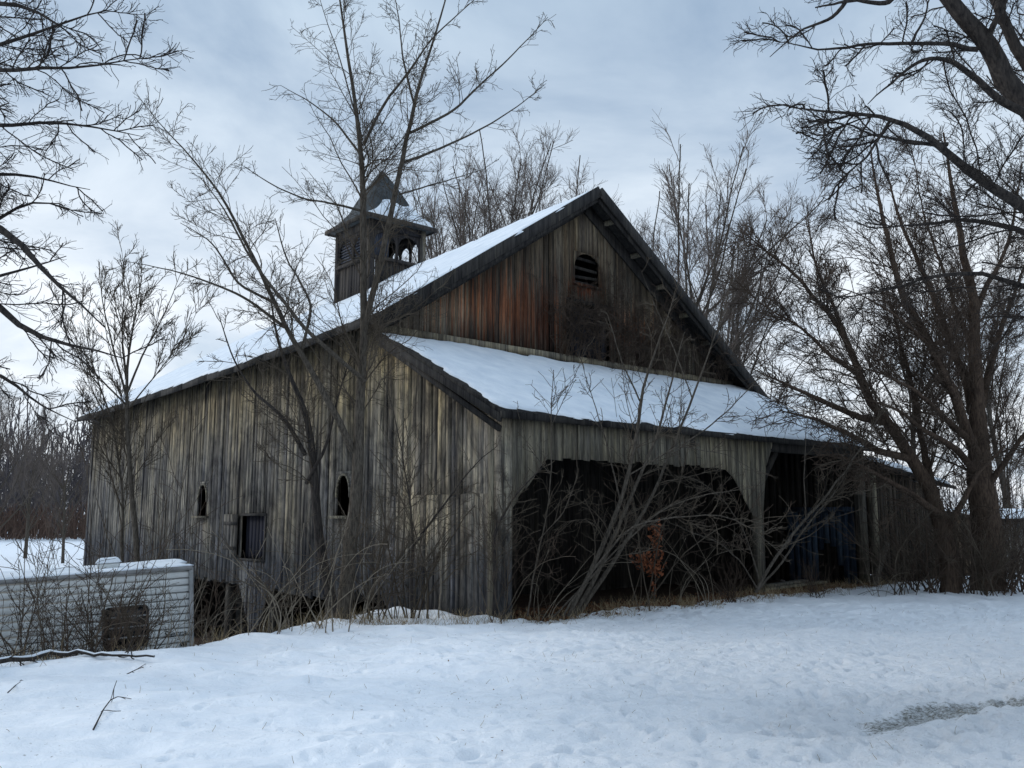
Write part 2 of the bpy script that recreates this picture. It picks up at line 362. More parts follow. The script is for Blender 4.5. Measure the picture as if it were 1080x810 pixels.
for (fx, fy, fa, fr, fd) in feet:
    ix = slice(*np.searchsorted(gx, (fx - .5, fx + .5))); iy = slice(*np.searchsorted(gy, (fy - .5, fy + .5)))
    dx = X[iy, ix] - fx; dy = Y[iy, ix] - fy; u = dx * math.cos(fa) + dy * math.sin(fa); v = -dx * math.sin(fa) + dy * math.cos(fa)
    q = (u / (fr * 1.9)) ** 2 + (v / fr) ** 2
    Z[iy, ix] += -fd * np.exp(-q ** 1.5) + fd * .3 * np.exp(-(np.sqrt(q) - 1.5) ** 2 * 4)
bare = ins.copy()
# melted strip with leaves along the front of the open bays, and by the dark voids
strip = (lx > .3) * (lx < 12) * sstep(-.75, -.1, ly) * (ly < .3)
bare = np.maximum(bare, strip * .85)
bare = np.maximum(bare, (lx > -1.2) * (lx < .2) * (ly > 3.6) * (ly < 21) * sstep(-1.2, -.2, lx) * .9)
bare = np.maximum(bare, sstep(11.6, 12, lx) * (1 - sstep(24, 27, lx)) * sstep(-.6, .1, ly) * (1 - sstep(7, 9, ly)) * .95)
bare = np.where((crest_dist(X, Y) < -1.4) & (lx < 11.6), np.minimum(bare, .2 + bare * (ins > .01)), bare)
slush = (1 - sstep(.0, .36, sd)) * (X > 2.4) * sstep(2.4, 3.2, X)
rough = sstep(-1.5, 2.5, X) * .8 + (1 - sstep(.2, 1.2, sd)) * (X > 1) * .4
ny, nx = X.shape; idx = np.arange(nx * ny).reshape(ny, nx)
Q = np.stack([idx[:-1, :-1], idx[:-1, 1:], idx[1:, 1:], idx[1:, :-1]], -1).reshape(-1, 4)
g = mesh_obj('snow_ground', np.stack([X, Y, Z], -1).reshape(-1, 3), Q, m_gnd, smooth=True,
             attrs={'bare': bare.ravel(), 'slush': slush.ravel(), 'rough': rough.ravel()})
tag(g, kind='structure')
def gz(x, y): return float(ground_h(np.array([float(x)]), np.array([float(y)]))[0][0])

# ------------------------------------------------------------------ barn (local frame: x along the front, y along the side wall)
WT, LT, GT = 22.7, 3.65, 3.65; ZL = 5.22       # back of barn, depth of lean-to, gable line
RS, WID = 5.6, 12.0                # ridge position, gable width
ZE, ZR = 5.70, 9.40
barn = empty('barn', W(0, 0, 0), ANG, 'long derelict grey-brown wooden barn with snowy roof, square cupola and open front bays', 'barn')
def tt_(T): return min(max((T - 3.1) / 19, 0), 1)
def zridge(T): return ZR - .66 * tt_(T) ** .85 + .02 * math.sin(T * 1.3)
def zeave(T): return ZE - .38 * tt_(T) - .06 * math.sin(math.pi * tt_(T)) + .015 * math.sin(T * 1.7)
def zroofL(S, T): return zeave(T) + (zridge(T) - zeave(T)) * S / RS - .10 * math.sin(math.pi * tt_(T)) * math.sin(math.pi * min(max(S / RS, 0), 1))
def zroofR(S, T): return 5.0 + (zridge(T) - 5.0) * (WID - S) / (WID - RS)
def zlean(T): return 3.38 + (ZL - 3.38) * T / LT
def cuts(a, b, wmin, wmax, extra=()):
    xs = [a]
    while xs[-1] < b: xs.append(xs[-1] + random.uniform(wmin, wmax))
    xs[-1] = b
    for e_ in extra:
        i = min(range(len(xs)), key=lambda k: abs(xs[k] - e_))
        if xs[i] not in (a, b): xs[i] = e_
    return sorted(set(xs))
def board_wall(axis_, a, b, off, bot, top, holes=(), th=.025, wr=(.12, .23), jit=.012, gap=.009, jb=.04, sgn=-1, lean=.004):
    mb = MB(); ex = [h for H in holes for h in H[:2]]
    xs = cuts(a, b, *wr, extra=ex)
    for x0, x1 in zip(xs[:-1], xs[1:]):
        g_ = gap * random.random() ** 2 * 3 + (random.uniform(.015, .03) if gap > .004 and random.random() < .06 else 0); xa, xb = x0 + g_ / 2, x1 - g_ / 2; xm = (x0 + x1) / 2
        segs = []; zb = bot(xm) + random.uniform(-jb, jb); zt0, zt1 = top(xa), top(xb)
        hs = sorted([(H[2], H[3]) for H in holes if H[0] - 1e-6 <= x0 and x1 <= H[1] + 1e-6])
        cur = zb
        for (h0, h1) in hs:
            if h0 > cur: segs.append((cur, h0, h0))
            cur = h1
        if min(zt0, zt1) > cur: segs.append((cur, zt0, zt1))
        o = off + random.uniform(-jit, jit); r = random.random(); ln = random.uniform(-lean, lean)
        for (z0, za, zb_) in segs:
            p = []
            for z_, w_ in ((z0, 0), (za, 1)):
                for (x, o_) in ((xa, o), (xb, o), (xb, o + th), (xa, o + th)):
                    zz_ = (z_ if z_ != zb else z_ + bot(x) - bot(xm)) if w_ == 0 else (za if x == xa else zb_)
                    xx = x + (ln if w_ == 0 else 0)
                    p.append((xx, o_, zz_) if axis_ == 'S' else (o_, xx, zz_))
            mb.hexa(p, r)
    return mb
# --- side wall
def bot_side(T):
    if T < 3.3: return -.08
    if T < 4.9: return .10 + .12 * math.sin(T * 9)
    if T < 8.4: return -.06 + .03 * math.sin(T * 5)
    if T < 9.9: return -1.25 + abs(T - 9.0) * 1.45
    if T < 12.8: return .02
    return -1.5
def top_side(T): return zlean(T) - .06 if T < LT else zroofL(0, T) - .14
W1, W2, D1 = (4.72, 5.32, 1.62, 2.5), (12.0, 12.65, 1.62, 2.5), (8.55, 9.85, .62, 1.62)
side_holes = [W1, W2, D1]
board_wall('T', 0, WT, 0, bot_side, top_side, side_holes, jb=.05).build('side_wall', m_side, barn)
# second, shorter skin of slipped bluish boards near the corner
m_sideb = wood('slate_grey_boards', [(0, (.05, .05, .055)), (.3, (.12, .12, .125)), (.6, (.15, .15, .15)), (1, (.23, .225, .21))], [(.3, (.36, .38, .44)), (.7, (.62, .6, .55))], stain_side, .95)
board_wall('T', .10, 3.25, -.03, lambda T: -.06, lambda T: 1.98 + .012 * math.sin(T * 23), jb=.03, wr=(.12, .2), jit=.004).build('patched_lower_boards', m_side, barn)
def arch_window(y0, y1, z0, z1):
    fr = MB(); n = 7; hw = (y1 - y0) / 2; cy = (y0 + y1) / 2; iw = hw - .03; zs = z0 + (z1 - z0) * .42
    pts = []
    for k in range(n + 1):
        f_ = k / n; pts.append((cy - iw * math.cos(f_ * math.pi / 2) ** .8, zs + (z1 - .05 - zs) * math.sin(f_ * math.pi / 2)))
    pts += [(2 * cy - p[0], p[1]) for p in pts[::-1][1:]]
    full = [(pts[0][0], z0)] + pts + [(pts[-1][0], z0)]
    outer = lambda p: (y0 if p[0] < cy - 1e-6 else y1, p[1])
    for p, q in zip(full[:-1], full[1:]):
        po = [y0 if (p[0] + q[0]) / 2 < cy else y1, p[1]]; qo = [po[0], q[1]]
        fr.hexa([(-.012, p[0], p[1]), (.03, p[0], p[1]), (.03, po[0], po[1]), (-.012, po[0], po[1]),
                 (-.012, q[0], q[1] + 1e-3), (.03, q[0], q[1] + 1e-3), (.03, qo[0], qo[1] + 1e-3), (-.012, qo[0], qo[1] + 1e-3)], .5)
    fr.box((-.012, y0, z1 - .05), (.03, y1, z1 + .02), .4)
    wdw = fr.build('window', m_side, barn)
    s = MB(); s.box((-.12, y0 - .12, z0 - .06), (.03, y1 + .12, z0)); s.build('sill', m_header, wdw)
    s = MB()
    for k in range(len(pts) - 1):
        s.beam((-.02, pts[k][0], pts[k][1]), (-.02, pts[k + 1][0], pts[k + 1][1]), .04, .035, (1, 0, 0))
    s.build('frame', m_header, wdw)
    return wdw
arch_window(*W1); arch_window(*W2)
# side hatch: recessed door and a shutter hanging open
dr = MB()
for k in range(7): dr.box((.12, 8.55 + k * .186, .62), (.145, 8.55 + k * .186 + .175, 1.62))
hat = dr.build('hatch_door', wood('indigo_boards', [(0, (.010, .011, .019)), (1, (.018, .02, .033))]), barn)
s = MB(); s.box((-.02, 8.5, .56), (.02, 9.9, .62)); s.box((-.02, 8.5, 1.62), (.02, 9.9, 1.68)); s.box((-.02, 8.5, .62), (.02, 8.56, 1.62)); s.build('frame', m_trim, hat)
s = MB()
for k in range(4): s.box((-.07, 9.95 + k * .2, .60), (-.045, 9.95 + k * .2 + .19, 1.66))
sh = s.build('shutter', m_side, barn)
s = MB(); s.box((-.085, 9.95, .8), (-.07, 10.74, .88)); s.box((-.085, 9.95, 1.4), (-.07, 10.74, 1.48)); s.build('batten', m_trim, sh)
# basement: rubble foundation set back, posts in the void
fm = MB()
for T in np.arange(5.2, 22.4, .55):
    for r_ in range(4):
        if T < 12.6: continue
        o = random.uniform(-.05, .05); tt = T + (.25 if r_ % 2 else 0)
        fm.box((1.5 + o, tt, -1.75 + r_ * .43), (2.0 + o, tt + .53, -1.75 + r_ * .43 + .41))
fm.build('foundation_wall', m_stone, barn, .03)
for T in (5.6, 8.2, 10.6, 13.0, 16.0, 19.0):
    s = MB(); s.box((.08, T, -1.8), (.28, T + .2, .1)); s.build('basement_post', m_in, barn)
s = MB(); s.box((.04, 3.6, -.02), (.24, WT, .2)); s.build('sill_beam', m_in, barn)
# --- corner of the lean-to
s = MB(); s.box((-.05, -.06, -.1), (.16, .16, 3.33)); s.build('corner_post', m_side, barn)
s = MB(); s.box((-.06, .16, -.1), (-.035, .30, 3.40)); s.build('corner_board', m_header, barn)
# --- header over the bays, chamfered corners
def bot_head(S):
    if S < .95: return 1.72 + (S - .16) * 1.10
    if S < 6.0: return 2.58 + .01 * math.sin(S * 8)
    if S < 6.8: return 2.58 - (S - 6.0) * 1.2
    if S < 6.95: return 1.25
    if S < 7.2: return 1.6
    if S < 7.6: return 2.45 + (S - 7.2) * 1.7
    return 3.1
board_wall('S', .16, 7.6, -.03, bot_head, lambda S: 3.30, jb=.03, wr=(.13, .22)).build('header_siding', m_header, barn)
s = MB(); s.box((.16, -.02, 3.0), (11.4, .14, 3.22)); s.build('header_beam', m_in, barn)
s = MB(); s.box((6.98, -.02, -.05), (7.18, .16, 3.0)); s.build('middle_post', m_header, barn)
s = MB(); s.box((11.22, -.06, -.05), (11.42, .14, 3.2)); s.build('end_post', m_header, barn)
for (p, q) in (((7.2, .05, 2.3), (7.8, .05, 3.0)), ((6.95, .05, 2.2), (6.3, .05, 3.0))):
    s = MB(); s.beam(p, q, .12, .12); s.build('knee_brace', m_in, barn)
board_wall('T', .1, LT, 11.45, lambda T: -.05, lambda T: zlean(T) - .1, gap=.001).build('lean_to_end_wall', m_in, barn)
# --- gable wall: upper part visible, lower part inside the lean-to
GW = (5.3, 6.1, 7.1, 7.87); GD = (5.1, 6.45, 5.3, 6.62)
def top_gable(S): return (zroofL(S, GT) if S < RS else zroofR(S, GT)) - .16
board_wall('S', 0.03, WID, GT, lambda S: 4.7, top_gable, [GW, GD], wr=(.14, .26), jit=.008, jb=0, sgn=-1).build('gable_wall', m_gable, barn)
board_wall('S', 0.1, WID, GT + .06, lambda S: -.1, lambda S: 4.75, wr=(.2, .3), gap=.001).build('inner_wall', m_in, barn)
# door, tinted blue for skylit shade, on the end wall of the second bay, with a dark arched gap
s = MB()
for k in range(11):
    T0 = .25 + k * .17; cx = .98; half = .34
    d_ = abs(T0 + .08 - cx); zb = 0.0 if d_ > half else .1 + .9 * math.sqrt(max(1 - (d_ / half) ** 2, 0))
    s.box((11.36, T0, zb - .05), (11.39, T0 + .162, 1.72))
bd = s.build('shade_blue_door', m_blue, barn)
s = MB(); s.box((11.31, .2, 1.72), (11.40, 2.2, 1.84)); s.box((11.33, 1.35, 1.2), (11.36, 2.15, 1.28)); s.build('rail', m_blue, bd)
s = MB()
for k in range(6): s.box((6.6 + k * .3, GT - .12, 1.9), (6.6 + k * .3 + .28, GT - .09, 3.4))
s.build('upper_blue_boards', m_in, barn)
# gable window: round-headed louvre, and loft door below
s = MB(); cx = (GW[0] + GW[1]) / 2
pts = [(cx + .45 * math.cos(a_), 7.47 + .40 * math.sin(a_)) for a_ in np.linspace(math.pi, 0, 11)]
for p, q in zip(pts[:-1], pts[1:]):
    s.hexa([(p[0], GT - .02, p[1]), (q[0], GT - .02, q[1]), (q[0], GT + .02, q[1]), (p[0], GT + .02, p[1]),
            (p[0], GT - .02, 7.88), (q[0], GT - .02, 7.88), (q[0], GT + .02, 7.88), (p[0], GT + .02, 7.88)], .3)
s.box((GW[0] - .05, GT - .035, 7.04), (GW[1] + .05, GT + .02, 7.11), .2)
gw = s.build('gable_window', m_gable, barn)
s = MB()
for k in (0, 1, 3, 5): s.beam((GW[0], GT + .07, 7.15 + k * .12), (GW[1], GT + .07, 7.15 + k * .12 + (.05 if k == 1 else -.02)), .03, .07)
s.build('louvre', m_in, gw)
s = MB()
for k in range(6): s.box((GD[0] + k * .225, GT + .10, 5.3), (GD[0] + k * .225 + .215, GT + .13, 6.6))
ld = s.build('loft_door', wood('loft_boards', [(0, (.022, .022, .028)), (1, (.04, .04, .05))]), barn)
s = MB(); s.box((GD[0] - .1, GT - .04, 6.6), (GD[1] + .1, GT + .03, 6.7)); s.box((GD[0] - .1, GT - .03, 5.2), (GD[0], GT + .03, 6.6)); s.build('frame', m_in, ld)
# far and right walls close the barn
board_wall('S', 0, WID, WT, lambda S: -1.5, lambda S: (zroofL(S, WT) if S < RS else zroofR(S, WT)) - .16, wr=(.2, .3)).build('back_wall', m_shed, barn)
board_wall('T', LT, WT, WID, lambda S: -1.5, lambda T: ZE - .3, wr=(.2, .3)).build('far_side_wall', m_shed, barn)
s = MB(); s.box((.1, GT + .3, .2), (WID - .1, WT - .1, .3)); s.build('floor', m_in, barn)

def slab(fn, nu, nv, th, name, m, parent, smooth=False):
    """fn(u,v)->(x,y,z) top surface; closed slab of thickness th"""
    P = np.array([[fn(i / nu, j / nv) for i in range(nu + 1)] for j in range(nv + 1)], dtype=float)
    n = (nu + 1) * (nv + 1); B = P.copy(); B[..., 2] -= th; V = np.concatenate([P.reshape(-1, 3), B.reshape(-1, 3)])
    ii = np.arange(n).reshape(nv + 1, nu + 1)
    top = np.stack([ii[:-1, :-1], ii[:-1, 1:], ii[1:, 1:], ii[1:, :-1]], -1).reshape(-1, 4)
    loop = list(ii[0, :]) + list(ii[1:, -1]) + list(ii[-1, ::-1][1:]) + list(ii[::-1, 0][1:-1])
    sd_ = np.array([(loop[k], loop[k] + n, loop[(k + 1) % len(loop)] + n, loop[(k + 1) % len(loop)]) for k in range(len(loop))])
    return mesh_obj(name, V, [top, (top + n)[:, ::-1], sd_], m, parent, rnd=np.random.default_rng(1).random(2 * n) * 0 + .5, smooth=smooth)
TF, TB = 3.12, 23.05
ro = slab(lambda u, v: (-.38 + (RS + .38) * u, TF + (TB - TF) * v, zroofL(-.38 + (RS + .38) * u, TF + (TB - TF) * v)), 4, 24, .07, 'roof', m_trim, barn)
slab(lambda u, v: (RS + .004 + (WID + .55 - RS) * u, TF + (TB - TF) * v, zroofR(RS + (WID + .55 - RS) * u, TF + (TB - TF) * v)), 4, 24, .07, 'far_roof_slope', m_trim, barn)
# snow blankets: noisy thickness, ragged edges
def snow_blanket(fn, nu, nv, th, name, parent, ragged=.08, ku=.05, kv=.05, holes=None, seed=0, fu=5, fv=5, wu=1, wv=1):
    U, V_ = np.meshgrid(np.linspace(0, 1, nu + 1), np.linspace(0, 1, nv + 1))
    # edge wobble in metres -> converts with wu, wv (lengths)
    eu = ragged * fbm(V_ * wv * 2.5 + seed, V_ * 0 + seed, 4); ev = ragged * fbm(U * wu * 2.5 + seed + 5, U * 0 + seed, 4)
    U2 = U + (eu + .0) / wu * (1 - np.abs(2 * U - 1)) ** 0 * np.where((U < .5), 1, -1) * np.clip(np.abs(2 * U - 1) * 1.0, 0, 1) ** 6 + 0
    V2 = V_ + ev / wv * np.where(V_ < .5, 1, -1) * np.abs(2 * V_ - 1) ** 6
    P = np.array([[fn(U2[j, i], V2[j, i]) for i in range(nu + 1)] for j in range(nv + 1)], dtype=float)
    du = np.minimum(U, 1 - U) * wu; dv = np.minimum(V_, 1 - V_) * wv; d = np.minimum(du, dv)
    prof = np.sqrt(np.clip(d / .09, 0, 1)) * .9 + .1
    T_ = th * prof * (1 + .5 * fbm(U * wu * 1.2 + seed, V_ * wv * 1.2, 4))
    P[..., 2] += np.maximum(T_, .003)
    P[0, :, 2] -= .05 * 0
    n = P.shape[0] * P.shape[1]; ii = np.arange(n).reshape(P.shape[:2]); 
    B = np.array([[fn(U2[j, i], V2[j, i]) for i in range(nu + 1)] for j in range(nv + 1)], dtype=float); B[..., 2] += .002
    top = np.stack([ii[:-1, :-1], ii[:-1, 1:], ii[1:, 1:], ii[1:, :-1]], -1).reshape(-1, 4)
    loop = list(ii[0, :]) + list(ii[1:, -1]) + list(ii[-1, ::-1][1:]) + list(ii[::-1, 0][1:-1])
    sd_ = np.array([(loop[k], loop[k] + n, loop[(k + 1) % len(loop)] + n, loop[(k + 1) % len(loop)]) for k in range(len(loop))])
    return mesh_obj(name, np.concatenate([P.reshape(-1, 3), B.reshape(-1, 3)]), [top, (top + n)[:, ::-1], sd_], m_snow, parent, smooth=True)
snow_blanket(lambda u, v: (-.30 + (RS + .22) * u, TF + .05 + (TB - TF - .1) * v, zroofL(-.30 + (RS + .22) * u, TF + .05 + (TB - TF - .1) * v)), 60, 220, .06, 'snow_cover', ro, .24, seed=2, wu=6.9, wv=19.8)
snow_blanket(lambda u, v: (RS + .05 + (WID + .4 - RS) * u, TF + .1 + (TB - TF - .2) * v, zroofR(RS + .05 + (WID + .4 - RS) * u, TF + .1 + (TB - TF - .2) * v)), 30, 60, .08, 'snow_cover', ro, .1, seed=4, wu=7, wv=19.8)
# lean-to roof
LE = -.14
lro = slab(lambda u, v: (-.16 + 11.95 * u, LE + (LT - LE - .04) * v, zlean(LE + (LT - LE - .04) * v) - .03 * math.sin(math.pi * u)), 24, 4, .07, 'lean_to_roof', m_trim, barn)
snow_blanket(lambda u, v: (-.06 + 11.75 * u, LE + .03 + (LT - LE - .16) * v, zlean(LE + .03 + (LT - LE - .16) * v) - .03 * math.sin(math.pi * u)), 150, 50, .04, 'snow_cover', lro, .2, seed=8, wu=11.8, wv=4)
s = MB(); s.beam((-.17, LE - .03, zlean(LE) - .08), (11.8, LE - .03, zlean(LE) - .08), .04, .11); s.build('fascia', m_trim, lro)
s = MB(); s.beam((-.14, LE, zlean(LE) - .14), (-.14, LT, zlean(LT) - .14), .05, .13); s.beam((-.09, LE + .1, zlean(LE) - .30), (-.09, LT, zlean(LT) - .24), .05, .10); s.build('rake_board', m_trim, lro)
s = MB(); s.beam((-.1, LT - .06, zlean(LT) + .02), (11.3, LT - .06, zlean(LT) + .0), .05, .16); s.build('flashing_board', m_header, lro)
for k in range(14):
    s = MB(); x = .3 + k * .85; s.beam((x, .0, zlean(0) - .16), (x, LT, zlean(LT) - .16), .07, .12); s.build('rafter', m_in, lro)
# main rake boards (front), frieze, lookouts, eave
def rake(Toff, dz, wd, ht, name, m, s0=-.38, s1=WID + .55):
    s = MB(); s.beam((s0, Toff, zroofL(s0, Toff) + dz), (RS, Toff, zroofL(RS, Toff) + dz), wd, ht); s.build(name, m, ro)
    s = MB(); s.beam((RS, Toff, zroofR(RS, Toff) + dz), (s1, Toff, zroofR(s1, Toff) + dz), wd, ht); s.build(name, m, ro)
rake(TF - .03, -.10, .05, .24, 'rake_board', m_trim)
rake(TF + .05, -.26, .05, .14, 'rake_moulding', m_trim)
rake(GT - .035, -.30, .05, .26, 'frieze_board', m_trim, -.02, WID)
for k, S in enumerate((6.3, 7.25, 8.2, 9.1, 10.0, 10.8)):
    s = MB(); z = zroofR(S, TF) - .16; s.beam((S, TF + .08, z), (S, GT + .5, z), .09, .11); s.build('lookout', m_header, ro)
for k, S in enumerate((.4, 1.5, 2.6, 3.7, 4.8)):
    s = MB(); z = zroofL(S, TF) - .17; s.beam((S, TF + .1, z), (S, GT + .5, z), .09, .11); s.build('lookout', m_header, ro)
s = MB()
for a_, b_ in zip(np.linspace(TF, TB, 13)[:-1], np.linspace(TF, TB, 13)[1:]):
    s.beam((-.40, a_, zroofL(-.38, a_) - .09), (-.40, b_, zroofL(-.38, b_) - .09), .04, .15)
s.build('eave_board', m_trim, ro)

# --- cupola
CS, CT, H = 5.55, 12.75, .98
cup = MB(); zb0 = zroofL(CS - H, CT) - .15; zt = 10.62
cz = lambda S, T: (zroofL(S, T) if S < RS else zroofR(S, T)) - .1
# boarded base on every side
for (axis_, a, b, off) in (('S', CS - H, CS + H, CT - H), ('S', CS - H, CS + H, CT + H - .025), ('T', CT - H + .026, CT + H - .026, CS - H), ('T', CT - H + .026, CT + H - .026, CS + H - .025)):
    if axis_ == 'S': mbb = board_wall('S', a, b, off, lambda S: cz(S, CT), lambda S: 9.42, jb=0, wr=(.14, .2), jit=.003)
    else: mbb = board_wall('T', a, b, off, lambda T, o=off: cz(o, CT), lambda T: 9.42, jb=0, wr=(.14, .2), jit=.003)
    b0 = len(cup.v); cup.v += mbb.v; cup.r += mbb.r; cup.q += [tuple(i + b0 for i in f) for f in mbb.q]
cupo = cup.build('cupola', m_cup, barn)
for (x, y) in ((-H, -H), (H, -H), (H, H), (-H, H)):
    s = MB(); s.box((CS + x * .97 - .09, CT + y * .97 - .09, 8.0 if x < 0 else 8.6), (CS + x * .97 + .09, CT + y * .97 + .09, zt)); s.build('corner_post', m_header if (x > 0 and y < 0) else m_cup, cupo)
s = MB()
for sg in (-1, 1):
    s.box((CS - H - .03, CT + sg * H - .05, 10.38), (CS + H + .03, CT + sg * H + .05, 10.68)); s.box((CS + sg * H - .05, CT - H, 10.36), (CS + sg * H + .05, CT + H, 10.66))
    s.box((CS - H - .04, CT + sg * H - .07, 9.40), (CS + H + .04, CT + sg * H + .05, 9.50)); s.box((CS + sg * H - .07, CT - H - .06, 9.39), (CS + sg * H + .05, CT + H, 9.49))
s.build('belfry_rail', m_cup, cupo)
def arch_panel(p0, d, width, n_arch, z0, z1, th=.05):
    """pierced screen of round-headed openings from p0 along unit d"""
    s = MB(); aw = width / n_arch; post = .09
    nx_ = -d[1], d[0]
    def P(u, z, o): return (p0[0] + d[0] * u + nx_[0] * o, p0[1] + d[1] * u + nx_[1] * o, z)
    for k in range(n_arch):
        u0 = k * aw; r_ = aw / 2 - post / 2; c_ = u0 + aw / 2; zs = z1 - r_ - .08
        for ua, ub in ((u0, u0 + post / 2), (u0 + aw - post / 2, u0 + aw)):
            s.hexa([P(ua, z0, 0), P(ub, z0, 0), P(ub, z0, th), P(ua, z0, th), P(ua, z1, 0), P(ub, z1, 0), P(ub, z1, th), P(ua, z1, th)], .5)
        an = np.linspace(math.pi, 0, 9)
        for a_, b_ in zip(an[:-1], an[1:]):
            ua, ub = c_ + r_ * math.cos(a_), c_ + r_ * math.cos(b_); za, zb_ = zs + r_ * math.sin(a_), zs + r_ * math.sin(b_)
            s.hexa([P(ua, za, 0), P(ub, zb_, 0), P(ub, zb_, th), P(ua, za, th), P(ua, z1, 0), P(ub, z1, 0), P(ub, z1, th), P(ua, z1, th)], .5)
    return s
ins_ = .1
arch_panel((CS - H + ins_, CT - H), (1, 0), 2 * H - 2 * ins_, 2, 9.5, 10.38).build('arched_screen', m_cup, cupo)
arch_panel((CS - H + ins_, CT + H), (1, 0), 2 * H - 2 * ins_, 3, 9.5, 10.38).build('arched_screen', m_cup, cupo)
arch_panel((CS + H, CT - H + ins_), (0, 1), 2 * H - 2 * ins_, 3, 9.5, 10.36).build('arched_screen', m_cup, cupo)
arch_panel((CS - H + .02, CT - H + ins_), (0, 1), 2 * H - 2 * ins_, 2, 9.49, 10.36).build('arched_screen', m_cup, cupo)
s = MB()
for k in range(9): s.beam((CS - H + .05, CT - H + .1, 9.52 + k * .095), (CS - H + .05, CT + H - .1, 9.52 + k * .095), .02, .09, (.5, 0, .8))
s.box((CS - H + .11, CT - H + .1, 9.45), (CS - H + .13, CT + H - .1, 10.4)); s.build('louvre_panel', wood('blue_grey_louvres', [(0, (.06, .07, .095)), (1, (.08, .09, .12))]), cupo)
s = MB()
for k in range(3): s.box((CS - .86 + k * .2, CT - H + .06, 9.5), (CS - .86 + k * .2 + .19, CT - H + .085, 10.36))
s.build('boarded_bay', wood('blue_grey_boards', [(0, (.05, .06, .085)), (1, (.08, .09, .12))]), cupo)
# flared pyramid roof
E_ = H + .30; prof = [(E_, 10.62), (E_ - .02, 10.72), (.98, 10.95), (.74, 11.28), (.60, 11.62), (.34, 12.15), (0.012, 12.72)]
V = []; Fq = []
for (r_, z) in prof: V += [(CS - r_, CT - r_, z), (CS + r_, CT - r_, z), (CS + r_, CT + r_, z), (CS - r_, CT + r_, z)]
for k in range(len(prof) - 1):
    for i in range(4): j = (i + 1) % 4; Fq.append((4 * k + i, 4 * k + j, 4 * k + 4 + j, 4 * k + 4 + i))
Fq.append((3, 2, 1, 0))
mesh_obj('cupola_roof', V, np.array(Fq), m_tar, cupo, rnd=[.5] * len(V))
s = MB()
for sg in (-1, 1):
    s.box((CS - E_ - .01, CT + sg * E_ - .03, 10.58), (CS + E_ + .01, CT + sg * E_ + .03, 10.70)); s.box((CS + sg * E_ - .03, CT - E_ + .03, 10.585), (CS + sg * E_ + .03, CT + E_ - .03, 10.70))
s.build('eave_trim', m_cup, cupo)
# snow on the front flare
def flare(u, v):   # v 0 bottom .. 1 top, on the front face
    zt_ = 10.735 + v * .72; r_ = np.interp(zt_, [10.72, 10.95, 11.28, 11.62], [E_ - .02, .98, .74, .60]) + .01
    return (CS - r_ + 2 * r_ * (u * (1 - .25 * v) + .22 * v), CT - r_, zt_ - .01 + .1 * v * math.sin(u * 7) * .6)
Pn = np.array([[flare(i / 24, j / 8) for i in range(25)] for j in range(9)]); Bn = Pn.copy()
uu, vv = np.meshgrid(np.linspace(0, 1, 25), np.linspace(0, 1, 9)); dd = np.clip(np.minimum(np.minimum(uu, 1 - uu) * 2.4, np.minimum(vv, 1 - vv) * .8) / .12, 0, 1) ** .5
Pn[..., 1] -= .09 * dd; Pn[..., 2] += .06 * dd; n = 25 * 9; ii = np.arange(n).reshape(9, 25)
top = np.stack([ii[:-1, :-1], ii[:-1, 1:], ii[1:, 1:], ii[1:, :-1]], -1).reshape(-1, 4)
mesh_obj('snow_cover', np.concatenate([Pn.reshape(-1, 3), Bn.reshape(-1, 3)]), [top, (top + n)[:, ::-1]], m_snow, cupo, smooth=True)

# ------------------------------------------------------------------ shed to the right
shed = empty('shed', W(11.6, 0, 0), ANG, 'low dark brown board shed with snowy roof attached to right end of the barn', 'shed')
board_wall('S', .05, 3.9, -.02, lambda S: -.05, lambda S: 2.78 - S * .11, wr=(.10, .18), jb=.05).build('front_wall', m_shed, shed)
board_wall('T', 0, 3.2, 3.88, lambda T: -.05, lambda T: 2.4 + T * .2, wr=(.14, .2)).build('end_wall', m_shed, shed)
sro = slab(lambda u, v: (-.05 + 4.3 * u, -.3 + 3.9 * v, 2.92 - .5 * u + .8 * v), 6, 4, .08, 'roof', m_trim, shed)
snow_blanket(lambda u, v: (4.2 * u, -.26 + 3.8 * v, 2.92 - .5 * u + .8 * v), 40, 40, .12, 'snow_cover', sro, .3, seed=11, wu=4.2, wv=3.8)
s = MB(); s.box((-.02, -.16, -.05), (.16, -.03, 2.7)); s.build('post', m_header, shed)
# far grey building
fb = empty('outbuilding', (15.6, 29.5, gz(15.6, 29.5)), R(8), 'grey weathered plank outbuilding behind the trees at the right edge', 'building')
s = board_wall('S', 0, 7, 0, lambda S: -1, lambda S: 3.1, wr=(.2, .32)); s.build('wall', wood('pale_planks', [(0, (.13, .125, .12)), (1, (.22, .21, .2))]), fb)
board_wall('T', 0, 5, 0, lambda T: -1, lambda T: 3.1 + (.2 - abs(T - 2.5) * .08), wr=(.2, .32)).build('end_wall', m_shed, fb)
board_wall('T', 0, 5, 7, lambda T: -1, lambda T: 3.1 + (.2 - abs(T - 2.5) * .08), wr=(.2, .32)).build('end_wall', m_shed, fb)
fr_ = slab(lambda u, v: (-.3 + 7.6 * u, -.3 + 2.8 * v, 3.05 + .3 * v), 4, 2, .1, 'roof', m_trim, fb)
slab(lambda u, v: (-.3 + 7.6 * u, 2.504 + 2.8 * v, 3.35 - .3 * v), 4, 2, .1, 'roof', m_trim, fb)
snow_blanket(lambda u, v: (-.2 + 7.4 * u, -.2 + 2.7 * v, 3.06 + .29 * v), 40, 20, .06, 'snow_cover', fr_, .2, seed=13, wu=7, wv=2.8)

# ------------------------------------------------------------------ camper trailer
p_r = Vector((-4.44, 13.2, 0)); dirT = R(24)
